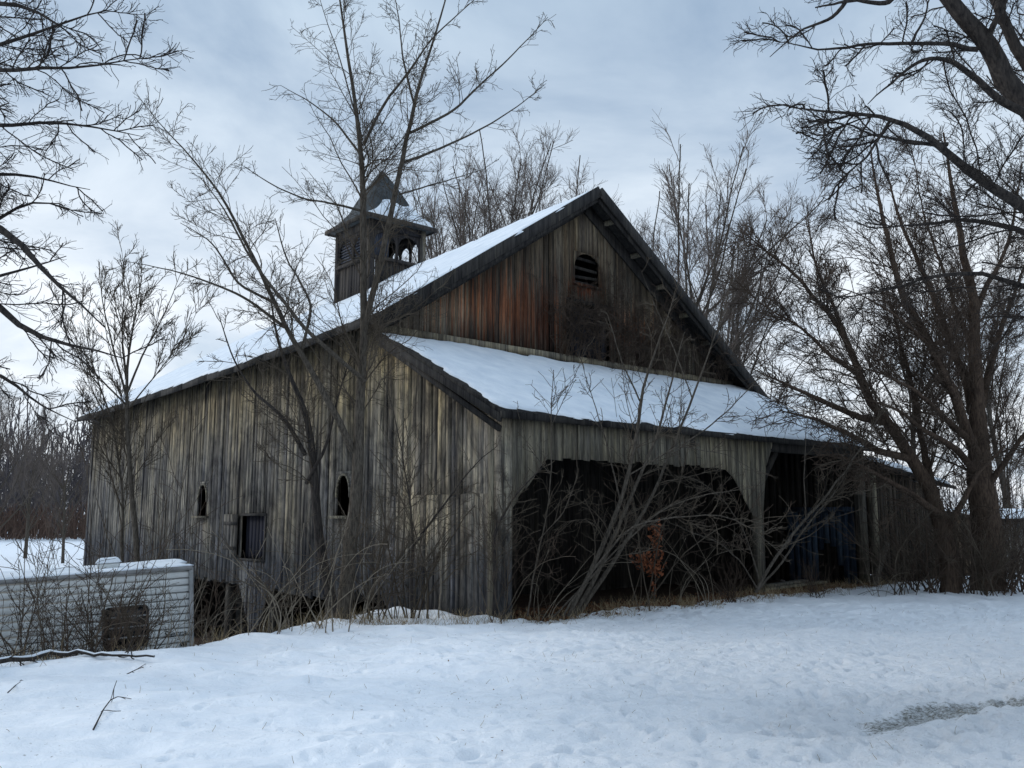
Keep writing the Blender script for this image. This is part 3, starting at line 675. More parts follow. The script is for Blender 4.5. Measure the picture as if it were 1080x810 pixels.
# local x runs from the left end to the right end
TL = 6.2
org = p_r - Vector((math.cos(dirT), math.sin(dirT), 0)) * TL
tr = empty('camper_trailer', (org.x, org.y, -1.42 - .43), 0, 'white ribbed camper trailer with snow on its roof, sunk behind brush beside the barn', 'camper')
tr.rotation_euler = (0, R(-3.3), dirT)
HT, WD = 2.40, 1.9
s = MB(); prof = [(0, .35), (TL, .35), (TL, HT - .02), (TL - .04, HT), (.25, HT), (0, HT - .3)]
s.prism([(x, .03, z) for x, z in prof], (0, WD - .06, 0), .5); body = s.build('body', m_trl, tr)
s = MB(); n = 20; rib = (HT - .42) / n
for k in range(n):
    z0 = .36 + k * rib; s.prism([(0.02, .03, z0), (.02, .004, z0 + .012), (.02, .010, z0 + rib * .8), (.02, .03, z0 + rib)], (TL - .06, 0, 0), .5)
s.build('ribbed_side', m_trl, tr)
s = MB(); s.box((TL - .05, -.012, .33), (TL + .01, .05, HT - .02)); s.box((0, -.016, HT - .05), (TL, .04, HT + .005)); s.build('corner_trim', m_metal, tr)
def rrect(x0, x1, z0, z1, r_, y):
    P = []
    for (cx_, cz_, a0) in ((x1 - r_, z1 - r_, 0), (x0 + r_, z1 - r_, 90), (x0 + r_, z0 + r_, 180), (x1 - r_, z0 + r_, 270)):
        for a_ in np.linspace(a0, a0 + 90, 5): P.append((cx_ + r_ * math.cos(R(a_)), y, cz_ + r_ * math.sin(R(a_))))
    return P
def tr_window(x0, x1, z0, z1):
    s = MB(); o_ = rrect(x0, x1, z0, z1, .07, -.03); i_ = rrect(x0 + .03, x1 - .03, z0 + .03, z1 - .03, .05, -.03)
    for k in range(len(o_)):
        j = (k + 1) % len(o_); b4 = [o_[k], o_[j], i_[j], i_[k]]
        s.hexa([*b4, *[(p[0], .03, p[2]) for p in b4]], .5)
    wn = s.build('window', m_black, tr)
    s = MB(); s.prism(i_, (0, .02, 0)); s.v = [(x, y + .02, z) for x, y, z in s.v]; s.build('pane', m_glass, wn)
    s = MB()
    for k in range(1, 4): z = z0 + (z1 - z0) * k / 4; s.box((x0 + .03, -.035, z - .01), (x1 - .03, -.02, z + .01))
    s.build('louvre_bar', m_metal, wn)
tr_window(TL - 1.16, TL - .58, 1.36, 1.92); tr_window(TL - 3.6, TL - 2.55, 1.98, 2.24)
tx = bpy.data.curves.new('side_lettering', 'FONT'); tx.body = 'Sierra'; tx.size = .13; tx.extrude = .002; tx.shear = .3
to = bpy.data.objects.new('side_lettering', tx); col.objects.link(to); to.parent = tr; to.location = (TL - .40, -.014, 1.44); to.rotation_euler = (R(90), 0, 0)
tx.materials.append(m_black)
lm = bpy.data.meshes.new_from_object(to); to2 = bpy.data.objects.new('side_lettering', lm); col.objects.link(to2); to2.parent = tr; to2.location = to.location; to2.rotation_euler = to.rotation_euler; bpy.data.objects.remove(to); to2.name = 'side_lettering'
s = MB(); s.box((TL - .17, -.03, 1.30), (TL - .08, .0, 1.345)); s.build('marker_lamp', m_black, tr)
for x in (2.6, 3.4):
    V = []; s = MB()
    for k in range(16):
        a_, b_ = 2 * math.pi * k / 16, 2 * math.pi * (k + 1) / 16
        s.hexa([(x + .32 * math.cos(a_), .02, .33 + .32 * math.sin(a_)), (x + .32 * math.cos(b_), .02, .33 + .32 * math.sin(b_)), (x + .32 * math.cos(b_), .2, .33 + .32 * math.sin(b_)), (x + .32 * math.cos(a_), .2, .33 + .32 * math.sin(a_)),
                (x + .12 * math.cos(a_), .02, .33 + .12 * math.sin(a_)), (x + .12 * math.cos(b_), .02, .33 + .12 * math.sin(b_)), (x + .12 * math.cos(b_), .2, .33 + .12 * math.sin(b_)), (x + .12 * math.cos(a_), .2, .33 + .12 * math.sin(a_))], .5)
    s.build('wheel', m_black, tr)
snow_blanket(lambda u, v: (.3 + (TL - .33) * u, .01 + (WD - .05) * v, HT + .004), 110, 30, .03, 'snow_cover', body, .12, seed=21, wu=TL, wv=WD)
s = MB(); s.box((TL - 1.25, .5, HT), (TL - .95, .8, HT + .10)); vt = s.build('roof_vent', m_trl, tr, .02)
snow_blanket(lambda u, v: (TL - 1.27 + .34 * u, .48 + .34 * v, HT + .102), 10, 10, .07, 'snow_cover', vt, .03, seed=25, wu=.44, wv=.44)

# ------------------------------------------------------------------ branches
def norm(a): return a / np.maximum(np.linalg.norm(a, axis=-1, keepdims=True), 1e-9)
def walk(P0, D, Ln, n, jit, up, r, curl=0):
    m = len(P0); P = np.zeros((m, n, 3)); P[:, 0] = P0; d = norm(D); step = (Ln / (n - 1))[:, None]
    bend = r.normal(0, curl, (m, 3))
    for k in range(1, n):
        d = norm(d + r.normal(0, jit, (m, 3)) + bend + np.array([0, 0, up])); P[:, k] = P[:, k - 1] + d * step
    return P
def taper(r0, n, tip, rmin): return np.maximum(r0[:, None] * (1 - (1 - tip) * np.linspace(0, 1, n)[None] ** .9), rmin)
def spawn(P, Rr, count, ratio, ang, n, r, jit=.12, up=.02, lmin=.1, lmax=9, rk=.0075, rmin=.003, umin=.15, upos=1.0, curl=0, flat=0, rfrac=.65, dirbias=None):
    seg = np.linalg.norm(np.diff(P, axis=1), axis=2); Lp = seg.sum(1); pr_ = Lp / Lp.sum()
    i = r.choice(len(P), count, p=pr_); u = umin + (1 - umin) * r.random(count) ** upos
    f_ = u * (P.shape[1] - 1); k = np.minimum(f_.astype(int), P.shape[1] - 2); fr = (f_ - k)[:, None]
    p0 = P[i, k] * (1 - fr) + P[i, k + 1] * fr; t_ = norm(P[i, k + 1] - P[i, k]); rp = Rr[i, k] * (1 - fr[:, 0]) + Rr[i, k + 1] * fr[:, 0]
    q = r.normal(size=(count, 3)); q -= (q * t_).sum(1, keepdims=True) * t_
    if flat: q[:, 2] *= (1 - flat)
    q = norm(q); a_ = r.normal(ang, .16, count)[:, None]
    d = t_ * np.cos(a_) + q * np.sin(a_)
    if dirbias is not None: d = d + np.array(dirbias)
    Ln = np.clip(Lp[i] * ratio * (1.15 - .95 * u) * r.uniform(.5, 1.25, count), lmin, lmax)
    r0 = np.maximum(np.minimum(rp * rfrac, Ln * rk), rmin)
    return walk(p0, d, Ln, n, jit, up, r, curl), taper(r0, n, .3, rmin)
def tubes(sets, name, m, parent=None):
    Vs, Fs, b = [], [], 0
    for P, Rr, k in sets:
        mm_, n = P.shape[:2]
        if mm_ == 0: continue
        t_ = norm(np.gradient(P, axis=1)); mean = norm(t_.mean(1)); ref = np.where(np.abs(mean[:, 2:3]) > .75, np.array([[1., .2, 0]]), np.array([[0, .15, 1.]]))
        a_ = norm(np.cross(t_, ref[:, None])); c_ = np.cross(t_, a_); th = np.arange(k) * 2 * math.pi / k
        ring = P[:, :, None] + Rr[:, :, None, None] * (a_[:, :, None] * np.cos(th)[None, None, :, None] + c_[:, :, None] * np.sin(th)[None, None, :, None])
        ii = (np.arange(mm_ * n * k) + b).reshape(mm_, n, k); jj = np.roll(ii, -1, axis=2)
        Fs.append(np.stack([ii[:, :-1], jj[:, :-1], jj[:, 1:], ii[:, 1:]], -1).reshape(-1, 4)); Vs.append(ring.reshape(-1, 3)); b += mm_ * n * k
    return mesh_obj(name, np.concatenate(Vs), [np.concatenate(Fs)], m, parent, smooth=True)
LS = .68
def limb(pts, n=14, r=None, wob=.02):
    """pts: (px,py,Y,radius) -> world polyline, resampled smoothly"""
    w_ = np.array([(*at(p[0], p[1], p[2]), p[3] * LS) for p in pts]); d = np.concatenate([[0], np.cumsum(np.linalg.norm(np.diff(w_[:, :3], axis=0), axis=1))])
    s_ = np.linspace(0, d[-1], n); o_ = np.stack([np.interp(s_, d, w_[:, j]) for j in range(4)], 1)
    sm = o_.copy(); sm[1:-1] = (o_[:-2] + 2 * o_[1:-1] + o_[2:]) / 4
    Ln = d[-1]
    if r is not None: sm[1:-1, :3] += r.normal(0, wob * Ln / n, (n - 2, 3))
    return sm[:, :3][None], sm[:, 3][None]
def cat(ls): return np.concatenate([l[0] for l in ls]), np.concatenate([l[1] for l in ls])
def make_tree(name, base, label, catg, mains, levels, mt, ms, group=None, kt=8, partname='crown', rz=0, seed=1):
    """mains: list of (P,R) in world or local; levels: list of spawn kwargs, each spawning from the previous set"""
    r = np.random.default_rng(seed)
    root = empty(name, base, rz, label, catg, group)
    off = np.array(base)
    P, Rr = mains; sets = [(P - off, Rr, kt)]; prev = (P - off, Rr); tw = []
    allp = [prev]
    for lv in levels:
        lv = dict(lv); src = lv.pop('src', -1); k = lv.pop('k', 3); intrunk = lv.pop('trunk', False)
        S_ = allp[src]
        q = spawn(S_[0], S_[1], r=r, **lv); allp.append(q)
        (sets if intrunk else tw).append((q[0], q[1], k))
    tubes(sets, 'trunk', mt, root)
    if tw: tubes(tw, partname, ms, root)
    return root
def copy_tree(o, loc, rz, scl, label, group=None):
    c = o.copy(); col.objects.link(c); c.location = loc; c.rotation_euler = (0, 0, rz); c.scale = scl if isinstance(scl, tuple) else (scl,) * 3
    c['label'] = label
    if group: c['group'] = group
    for ch in list(o.children):
        d = ch.copy(); col.objects.link(d); d.parent = c
    return c

# ---- two-stemmed tree in front of the barn
r = np.random.default_rng(11); Yd = 14.0
m1 = [limb([(361, 668, Yd, .19), (367, 600, Yd, .16), (376, 520, Yd, .135), (380, 440, Yd, .115), (384, 345, Yd, .085), (383, 260, Yd, .075), (383, 200, Yd, .07), (378, 130, Yd, .05), (367, 60, Yd, .035), (358, 0, Yd, .022), (350, -50, Yd, .01)], 30, r),
      limb([(383, 352, Yd, .075), (398, 290, Yd - .1, .07), (416, 210, Yd - .2, .06), (428, 150, Yd - .3, .05), (440, 95, Yd - .4, .038), (458, 40, Yd - .5, .025), (478, -30, Yd - .5, .012)], 22, r),
      limb([(384, 152, Yd, .04), (404, 110, Yd, .033), (430, 78, Yd - .2, .026), (455, 40, Yd - .3, .018), (500, 0, Yd - .4, .009)], 14, r),
      limb([(428, 142, Yd - .3, .035), (478, 118, Yd - .5, .028), (507, 89, Yd - .7, .022), (537, 62, Yd - .8, .015), (578, 18, Yd - 1, .006)], 16, r),
      limb([(424, 172, Yd - .2, .035), (457, 160, Yd - .4, .028), (490, 145, Yd - .6, .022), (522, 128, Yd - .8, .016), (546, 112, Yd - .9, .012), (576, 88, Yd - 1, .005)], 16, r),
      limb([(384, 168, Yd, .032), (353, 127, Yd + .3, .022), (327, 107, Yd + .4, .015), (296, 90, Yd + .5, .006)], 14, r),
      limb([(380, 222, Yd, .032), (340, 212, Yd - .3, .022), (322, 211, Yd - .4, .02), (285, 194, Yd - .6, .014), (258, 176, Yd - .8, .007)], 14, r),
      limb([(421, 205, Yd - .2, .022), (466, 192, Yd - .5, .014), (512, 178, Yd - .8, .006)], 12, r),
      limb([(437, 110, Yd - .4, .03), (424, 60, Yd - .2, .02), (420, 10, Yd, .013), (408, -30, Yd, .008)], 12, r),
      limb([(380, 140, Yd, .02), (358, 60, Yd, .014), (340, 10, Yd, .008), (330, -30, Yd, .006)], 12, r),
      limb([(372, 475, Yd, .085), (347, 424, Yd - .3, .07), (323, 380, Yd - .6, .06), (304, 352, Yd - .8, .052), (288, 315, Yd - .9, .045), (263, 263, Yd - 1, .036), (237, 211, Yd - 1.1, .027), (207, 170, Yd - 1.1, .018), (172, 135, Yd - 1.2, .011), (144, 100, Yd - 1.2, .005)], 26, r),
      limb([(385, 402, Yd - .1, .05), (322, 348, Yd - 1.2, .042), (293, 310, Yd - 1.5, .034), (262, 270, Yd - 1.6, .025), (240, 225, Yd - 1.6, .017), (214, 190, Yd - 1.6, .008)], 20, r),
      limb([(300, 345, Yd - .8, .04), (255, 311, Yd - .8, .028), (211, 294, Yd - .9, .02), (174, 283, Yd - 1, .013), (128, 275, Yd - 1.2, .005)], 16, r),
      limb([(290, 320, Yd - .9, .035), (250, 300, Yd - 1.5, .025), (225, 255, Yd - 1.8, .015), (190, 235, Yd - 2, .006)], 14, r),
      limb([(318, 372, Yd - .6, .04), (330, 320, Yd - 1.2, .027), (300, 270, Yd - 1.6, .017), (290, 230, Yd - 1.8, .008)], 14, r)]
MM = cat([(l[0][:, np.linspace(0, l[0].shape[1] - 1, 24).astype(int)] if l[0].shape[1] >= 24 else np.stack([np.stack([np.interp(np.linspace(0, 1, 24), np.linspace(0, 1, l[0].shape[1]), l[0][0, :, j]) for j in range(3)], -1)]),
           np.interp(np.linspace(0, 1, 24), np.linspace(0, 1, l[1].shape[1]), l[1][0])[None]) for l in m1])
def unify(ls, n=24):
    o_ = []
    for P, Q_ in ls:
        x = np.linspace(0, 1, P.shape[1]); y = np.linspace(0, 1, n)
        o_.append((np.stack([np.interp(y, x, P[0, :, j]) for j in range(3)], -1)[None], np.interp(y, x, Q_[0])[None]))
    return cat(o_)
MM = unify(m1)
bx, by, _ = at(366, 668, Yd)
make_tree('bare_tree', (bx, by, gz(bx, by) - .05), 'tall bare two-stemmed tree in front of the barn corner, rising past the cupola', 'tree', MM,
          [dict(count=330, ratio=.26, ang=.85, n=9, jit=.15, up=.04, lmin=.3, lmax=1.9, curl=.05, rk=.007, rmin=.004, umin=.25, k=4),
           dict(count=2800, ratio=.45, ang=.8, n=6, jit=.17, up=.03, lmin=.12, lmax=.6, rmin=.0032, k=3),
           dict(count=6500, ratio=.5, ang=.75, n=4, jit=.2, up=.02, lmin=.06, lmax=.28, rmin=.0025, k=3)], m_bark, m_twig, kt=8, seed=21)
# ---- dark leaning stem behind it
Y2 = 15.2
m2 = unify([limb([(357, 662, Y2, .13), (343, 605, Y2, .11), (334, 550, Y2, .11), (331, 500, Y2, .10), (325, 440, Y2, .08), (306, 400, Y2, .05), (290, 350, Y2, .03), (284, 300, Y2, .015)], 20, r),
      limb([(322, 480, Y2, .06), (300, 440, Y2, .045), (268, 415, Y2 + .1, .03), (246, 380, Y2, .02), (230, 330, Y2, .01)], 14, r),
      limb([(323, 510, Y2, .05), (345, 470, Y2 - .2, .035), (356, 420, Y2 - .4, .022), (372, 370, Y2 - .6, .012)], 14, r)], 18)
bx, by, _ = at(348, 662, Y2)
make_tree('bare_tree', (bx, by, gz(bx, by) - .1), 'dark leaning bare tree against the barn side, just left of the two-stemmed tree', 'tree', m2,
          [dict(count=60, ratio=.35, ang=.8, n=7, jit=.16, up=.03, lmin=.4, lmax=1.6, rmin=.006, umin=.3, k=4),
           dict(count=420, ratio=.45, ang=.8, n=6, jit=.18, up=.02, lmin=.15, lmax=.7, rmin=.0035, k=3),
           dict(count=800, ratio=.5, ang=.75, n=4, jit=.2, up=.02, lmin=.08, lmax=.3, rmin=.0028, k=3)], m_barkd, m_twig, kt=8, seed=22)
# ---- small tree left of the barn behind the camper
Y3 = 19.5
LS = .38
m3 = unify([limb([(147, 640, Y3, .17), (143, 560, Y3, .15), (137, 500, Y3, .13), (134, 440, Y3, .11), (133, 395, Y3, .08), (140, 340, Y3, .05), (150, 290, Y3, .02)], 20, r),
      limb([(134, 420, Y3, .07), (120, 370, Y3, .05), (108, 320, Y3, .03), (104, 275, Y3, .012)], 14, r),
      limb([(134, 415, Y3, .07), (150, 375, Y3 - .3, .05), (172, 335, Y3 - .5, .03), (192, 285, Y3 - .6, .012)], 14, r),
      limb([(133, 400, Y3, .06), (128, 350, Y3 + .3, .04), (132, 300, Y3 + .5, .025), (128, 262, Y3 + .6, .01)], 14, r),
      limb([(136, 430, Y3, .06), (106, 400, Y3, .04), (78, 365, Y3, .025), (62, 320, Y3, .01)], 14, r),
      limb([(136, 430, Y3, .05), (165, 395, Y3, .03), (198, 350, Y3, .018), (214, 315, Y3, .008)], 14, r),
      limb([(128, 650, Y3 + .5, .10), (128, 590, Y3 + .5, .09), (130, 520, Y3 + .4, .07), (118, 440, Y3 + .4, .045), (95, 380, Y3 + .4, .025), (85, 320, Y3 + .4, .01)], 18, r)], 18)
LS = .68
bx, by, _ = at(147, 640, Y3)
make_tree('bare_tree', (bx, by, gz(bx, by) - .1), 'small bare tree with fan-shaped crown at the far left end of the barn wall', 'tree', m3,
          [dict(count=120, ratio=.38, ang=.5, n=7, jit=.09, up=.09, lmin=.6, lmax=2.4, rmin=.007, umin=.25, k=4),
           dict(count=1100, ratio=.42, ang=.55, n=6, jit=.12, up=.07, lmin=.2, lmax=.9, rmin=.0055, k=3),
           dict(count=3000, ratio=.5, ang=.6, n=4, jit=.14, up=.04, lmin=.12, lmax=.45, rmin=.0036, k=3)], m_bark, m_twig, kt=8, seed=23)

# ---- big tree off the left edge
YL = 10.5
def LL(*p): return limb(list(p), 16, r, .05)
mL = unify([limb([(-250, 900, YL, .42), (-245, 600, YL, .36), (-240, 400, YL, .32), (-225, 200, YL, .26), (-215, 0, YL, .2), (-200, -160, YL, .12)], 16, r, .03),
      LL((-238, 380, YL, .16), (-120, 210, YL, .09), (-40, 60, YL, .05), (0, 44, YL, .035), (40, 35, YL, .028), (74, 22, YL, .02), (118, 10, YL, .008)),
      LL((-238, 330, YL, .16), (-130, 160, YL - .6, .09), (-50, 80, YL - .8, .05), (0, 72, YL - 1, .034), (64, 74, YL - 1, .024), (99, 67, YL - 1, .016), (165, 60, YL - 1, .005)),
      LL((-240, 420, YL, .16), (-130, 210, YL - .2, .09), (-50, 130, YL, .05), (0, 127, YL, .034), (49, 131, YL, .027), (94, 132, YL, .018), (120, 133, YL, .012), (150, 144, YL, .005)),
      LL((-240, 460, YL, .2), (-150, 260, YL - 1, .12), (-50, 215, YL - 1, .08), (0, 240, YL - 1.2, .058), (30, 262, YL - 1.2, .045), (54, 291, YL - 1.2, .033), (74, 318, YL - 1.2, .02), (110, 345, YL - 1.2, .008)),
      LL((-240, 500, YL, .2), (-150, 310, YL, .12), (-60, 290, YL - .5, .08), (0, 323, YL - .6, .055), (30, 348, YL - .6, .045), (59, 365, YL - .6, .03), (94, 366, YL - .6, .018), (130, 378, YL - .6, .008)),
      LL((-238, 300, YL, .14), (-120, 120, YL + .6, .08), (-50, 0, YL + .6, .045), (0, -25, YL + .6, .03), (50, -50, YL + .6, .015)),
      LL((-236, 360, YL, .14), (-120, 250, YL + .8, .08), (-40, 190, YL + .8, .05), (10, 180, YL + .8, .03), (60, 192, YL + .8, .015), (95, 200, YL + .8, .006)),
      LL((-236, 440, YL, .14), (-120, 330, YL + .8, .08), (-40, 260, YL + 1, .05), (10, 220, YL + 1, .03), (50, 205, YL + 1, .015), (85, 230, YL + 1, .006)),
      LL((-236, 470, YL, .12), (-120, 400, YL + .4, .07), (-40, 380, YL + .2, .045), (10, 400, YL, .028), (45, 430, YL, .015), (80, 445, YL, .006)),
      LL((-236, 200, YL, .14), (-120, 60, YL - 1, .08), (-40, 10, YL - 1.4, .05), (20, -5, YL - 1.5, .03), (80, 40, YL - 1.5, .008)),
      LL((-236, 400, YL, .12), (-120, 300, YL + 1.4, .07), (-30, 300, YL + 1.4, .045), (10, 290, YL + 1.4, .028), (70, 270, YL + 1.4, .008))], 20)
bx, by, _ = at(-250, 760, YL)
make_tree('bare_tree', (bx, by, gz(bx, by) - .6), 'large bare tree whose dark branches reach in from the left edge', 'tree', mL,
          [dict(count=210, ratio=.30, ang=.7, n=8, jit=.15, up=.0, lmin=.5, lmax=2.0, rmin=.008, umin=.3, k=4, rfrac=.55, curl=.02),
           dict(count=3600, ratio=.42, ang=.75, n=6, jit=.17, up=.01, lmin=.2, lmax=.85, rmin=.0042, k=3),
           dict(count=10500, ratio=.5, ang=.7, n=5, jit=.2, up=.01, lmin=.1, lmax=.4, rmin=.0023, k=3)], m_barkd, m_twigd, kt=9, seed=24)

# ---- huge oak off the right edge, thick limbs across the top-right
YR = 9.5
LS = .52
mR = unify([limb([(1330, 1000, YR, .5), (1325, 700, YR, .45), (1310, 500, YR, .42), (1280, 330, YR, .38), (1230, 200, YR, .33), (1160, 150, YR, .27)], 18, r, .02),
      LL((1200, 175, YR, .24), (1120, 150, YR, .19), (1080, 112, YR, .24), (1055, 70, YR, .21), (1040, 45, YR, .19), (1017, 15, YR, .17), (990, -15, YR, .15), (940, -60, YR, .09)),
      LL((1160, 150, YR, .2), (1100, 90, YR + .3, .15), (1071, 52, YR + .3, .12), (1056, 18, YR + .3, .11), (1044, -10, YR + .3, .10), (1030, -60, YR + .3, .08)),
      LL((1100, 130, YR - .2, .1), (1065, 112, YR - .2, .085), (1036, 91, YR - .3, .07), (1012, 66, YR - .4, .055), (992, 57, YR - .5, .045), (967, 64, YR - .6, .035), (938, 89, YR - .7, .02), (915, 110, YR - .7, .008)),
      LL((1030, 52, YR, .06), (992, 44, YR - .3, .045), (953, 47, YR - .4, .038), (903, 47, YR - .5, .03), (874, 54, YR - .6, .023), (844, 49, YR - .7, .013), (818, 44, YR - .8, .006)),
      LL((1290, 400, YR, .22), (1180, 290, YR - .5, .15), (1110, 238, YR - .8, .12), (1080, 217, YR - 1, .105), (1041, 192, YR - 1.1, .09), (1012, 168, YR - 1.2, .075), (987, 148, YR - 1.3, .062), (953, 128, YR - 1.4, .046), (918, 118, YR - 1.5, .034), (879, 118, YR - 1.6, .024), (839, 118, YR - 1.7, .013), (812, 108, YR - 1.8, .005)),
      LL((1000, 152, YR - 1.25, .04), (970, 150, YR - 1.2, .034), (943, 146, YR - 1.2, .027), (913, 141, YR - 1.2, .02), (893, 128, YR - 1.2, .014), (860, 150, YR - 1.2, .006)),
      LL((1300, 450, YR, .2), (1160, 290, YR + .3, .1), (1080, 242, YR + .4, .062), (1051, 234, YR + .4, .055), (1012, 229, YR + .4, .045), (977, 237, YR + .4, .03), (930, 240, YR + .4, .012)),
      LL((1305, 480, YR, .2), (1160, 330, YR + .5, .1), (1080, 301, YR + .6, .058), (1046, 290, YR + .6, .05), (1007, 286, YR + .6, .04), (967, 296, YR + .6, .03), (930, 306, YR + .6, .02), (888, 315, YR + .6, .008)),
      LL((960, -20, YR, .08), (935, 5, YR - .3, .05), (900, 0, YR - .4, .035), (860, 8, YR - .5, .015)),
      LL((1040, 45, YR, .07), (1060, 0, YR - .3, .06), (1080, -40, YR - .3, .04)),
      LL((1120, 145, YR + .4, .08), (1080, 60, YR + .8, .05), (1085, 0, YR + .8, .03)),
      LL((940, 125, YR - 1.4, .03), (915, 165, YR - 1.4, .02), (880, 195, YR - 1.4, .008)),
      LL((920, -40, YR, .06), (880, 20, YR + .4, .04), (845, 30, YR + .4, .022), (812, 60, YR + .4, .008)),
      LL((960, 48, YR - .4, .03), (975, 20, YR - .4, .02), (985, -20, YR - .4, .01))], 22)
LS = .68
bx, by, _ = at(1330, 800, YR)
make_tree('oak_tree', (bx, by, gz(bx, by) - .3), 'massive bare oak off the right edge with thick black limbs across the sky', 'tree', mR,
          [dict(count=170, ratio=.28, ang=.7, n=9, jit=.17, up=.0, lmin=.4, lmax=1.3, rmin=.009, umin=.3, k=4, rfrac=.5, curl=.03),
           dict(count=3200, ratio=.5, ang=.75, n=7, jit=.2, up=.01, lmin=.2, lmax=.7, rmin=.0032, k=3),
           dict(count=11000, ratio=.55, ang=.7, n=5, jit=.24, up=.01, lmin=.08, lmax=.3, rmin=.0021, k=3)], m_barkd, m_twigd, kt=10, seed=25)

# ---- multi-stemmed tree right of the barn
YT = 20.0
def TT(*p): return limb([(a_, b_, YT + c_, d_) for a_, b_, c_, d_ in p], 18, r, .04)
mT = unify([TT((1042, 625, 0, .55), (1040, 570, 0, .48), (1036, 520, 0, .44), (1033, 480, 0, .38), (1032, 463, 0, .28), (1027, 400, 0, .22), (1029, 321, 0, .16), (1018, 269, 0, .12), (1008, 221, 0, .08), (995, 140, 0, .03)),
      TT((1034, 490, 0, .2), (1022, 463, -.3, .17), (1001, 404, -.6, .15), (974, 352, -.8, .13), (953, 314, -1, .11), (939, 262, -1, .08), (927, 221, -1, .055), (918, 150, -1, .02)),
      TT((1034, 480, 0, .18), (1022, 407, .5, .14), (1001, 362, .6, .12), (987, 318, .7, .1), (970, 276, .8, .075), (949, 235, .8, .055), (935, 180, .8, .02)),
      TT((1029, 330, 0, .11), (1040, 300, 0, .085), (1053, 283, 0, .07), (1067, 245, 0, .05), (1078, 170, 0, .02)),
      TT((1033, 440, 0, .14), (1045, 380, .5, .11), (1062, 330, .8, .07), (1085, 270, 1, .03)),
      TT((1022, 463, -.2, .12), (995, 440, -1, .09), (970, 415, -1.6, .06), (935, 395, -2, .035), (900, 385, -2.4, .012)),
      TT((1030, 500, 0, .13), (1005, 470, -.8, .1), (975, 455, -1.4, .07), (945, 430, -1.8, .045), (910, 420, -2.2, .02)),
      TT((1036, 520, 0, .12), (1058, 490, -.4, .09), (1082, 455, -.8, .06), (1110, 420, -1, .03)),
      TT((1010, 425, -.5, .09), (985, 370, -1.2, .06), (950, 335, -1.8, .04), (905, 310, -2.3, .02), (870, 300, -2.6, .01)),
      TT((1025, 370, 0, .08), (1000, 300, .8, .055), (975, 230, 1.2, .03), (962, 160, 1.2, .012))], 22)
bx, by, _ = at(1042, 620, YT)
make_tree('bare_tree', (bx, by, gz(bx, by) - .1), 'big bare multi-stemmed tree standing right of the low shed', 'tree', mT,
          [dict(count=260, ratio=.34, ang=.65, n=8, jit=.13, up=.03, lmin=.8, lmax=3.2, rmin=.009, umin=.2, k=4, rfrac=.5, curl=.03),
           dict(count=3400, ratio=.45, ang=.7, n=6, jit=.16, up=.03, lmin=.3, lmax=1.3, rmin=.0055, k=3),
           dict(count=12000, ratio=.5, ang=.7, n=5, jit=.18, up=.02, lmin=.15, lmax=.6, rmin=.004, k=3)], m_barkw, m_twigb, kt=10, seed=26)
# ---- leaning tree between shed and big tree
mU = unify([TT((1003, 628, -.6, .34), (1000, 580, -.6, .28), (988, 530, -.5, .24), (965, 490, -.5, .2), (940, 455, -.5, .17), (925, 438, -.5, .15), (901, 387, -.5, .12), (894, 355, -.5, .095), (866, 321, -.5, .075), (842, 290, -.5, .055), (804, 262, -.5, .03), (780, 240, -.5, .012)),
      TT((930, 445, -.5, .13), (905, 440, -.9, .1), (872, 425, -1.3, .075), (840, 410, -1.6, .05), (805, 395, -1.8, .02)),
      TT((899, 375, -.5, .08), (882, 330, -.2, .06), (862, 285, 0, .04), (850, 230, 0, .015)),
      TT((960, 485, -.5, .13), (925, 475, -1.2, .1), (890, 455, -1.8, .07), (855, 440, -2.2, .04), (820, 432, -2.4, .015)),
      TT((905, 395, -.5, .08), (875, 375, -1, .06), (845, 345, -1.2, .04), (808, 325, -1.3, .02), (780, 300, -1.3, .01)),
      TT((985, 525, -.5, .15), (975, 480, 0, .11), (965, 420, .3, .08), (950, 360, .5, .05), (935, 300, .5, .02)),
      TT((998, 560, -.6, .12), (1015, 530, -.9, .09), (1030, 500, -1, .06), (1060, 470, -1, .03)),
      TT((995, 545, -.6, .13), (960, 520, -1.4, .09), (925, 500, -2, .06), (885, 480, -2.6, .03))], 22)
bx, by, _ = at(1003, 622, YT - .6)
make_tree('bare_tree', (bx, by, gz(bx, by) - .1), 'dark tree leaning left over the shed and lean-to roof corner', 'tree', mU,
          [dict(count=260, ratio=.34, ang=.7, n=8, jit=.14, up=.02, lmin=.8, lmax=2.8, rmin=.009, umin=.2, k=4, rfrac=.5, curl=.03),
           dict(count=3000, ratio=.45, ang=.75, n=6, jit=.18, up=.01, lmin=.3, lmax=1.2, rmin=.0055, k=3),
           dict(count=8000, ratio=.5, ang=.7, n=5, jit=.2, up=.02, lmin=.15, lmax=.5, rmin=.004, k=3)], m_barkw, m_twigb, kt=10, seed=27)

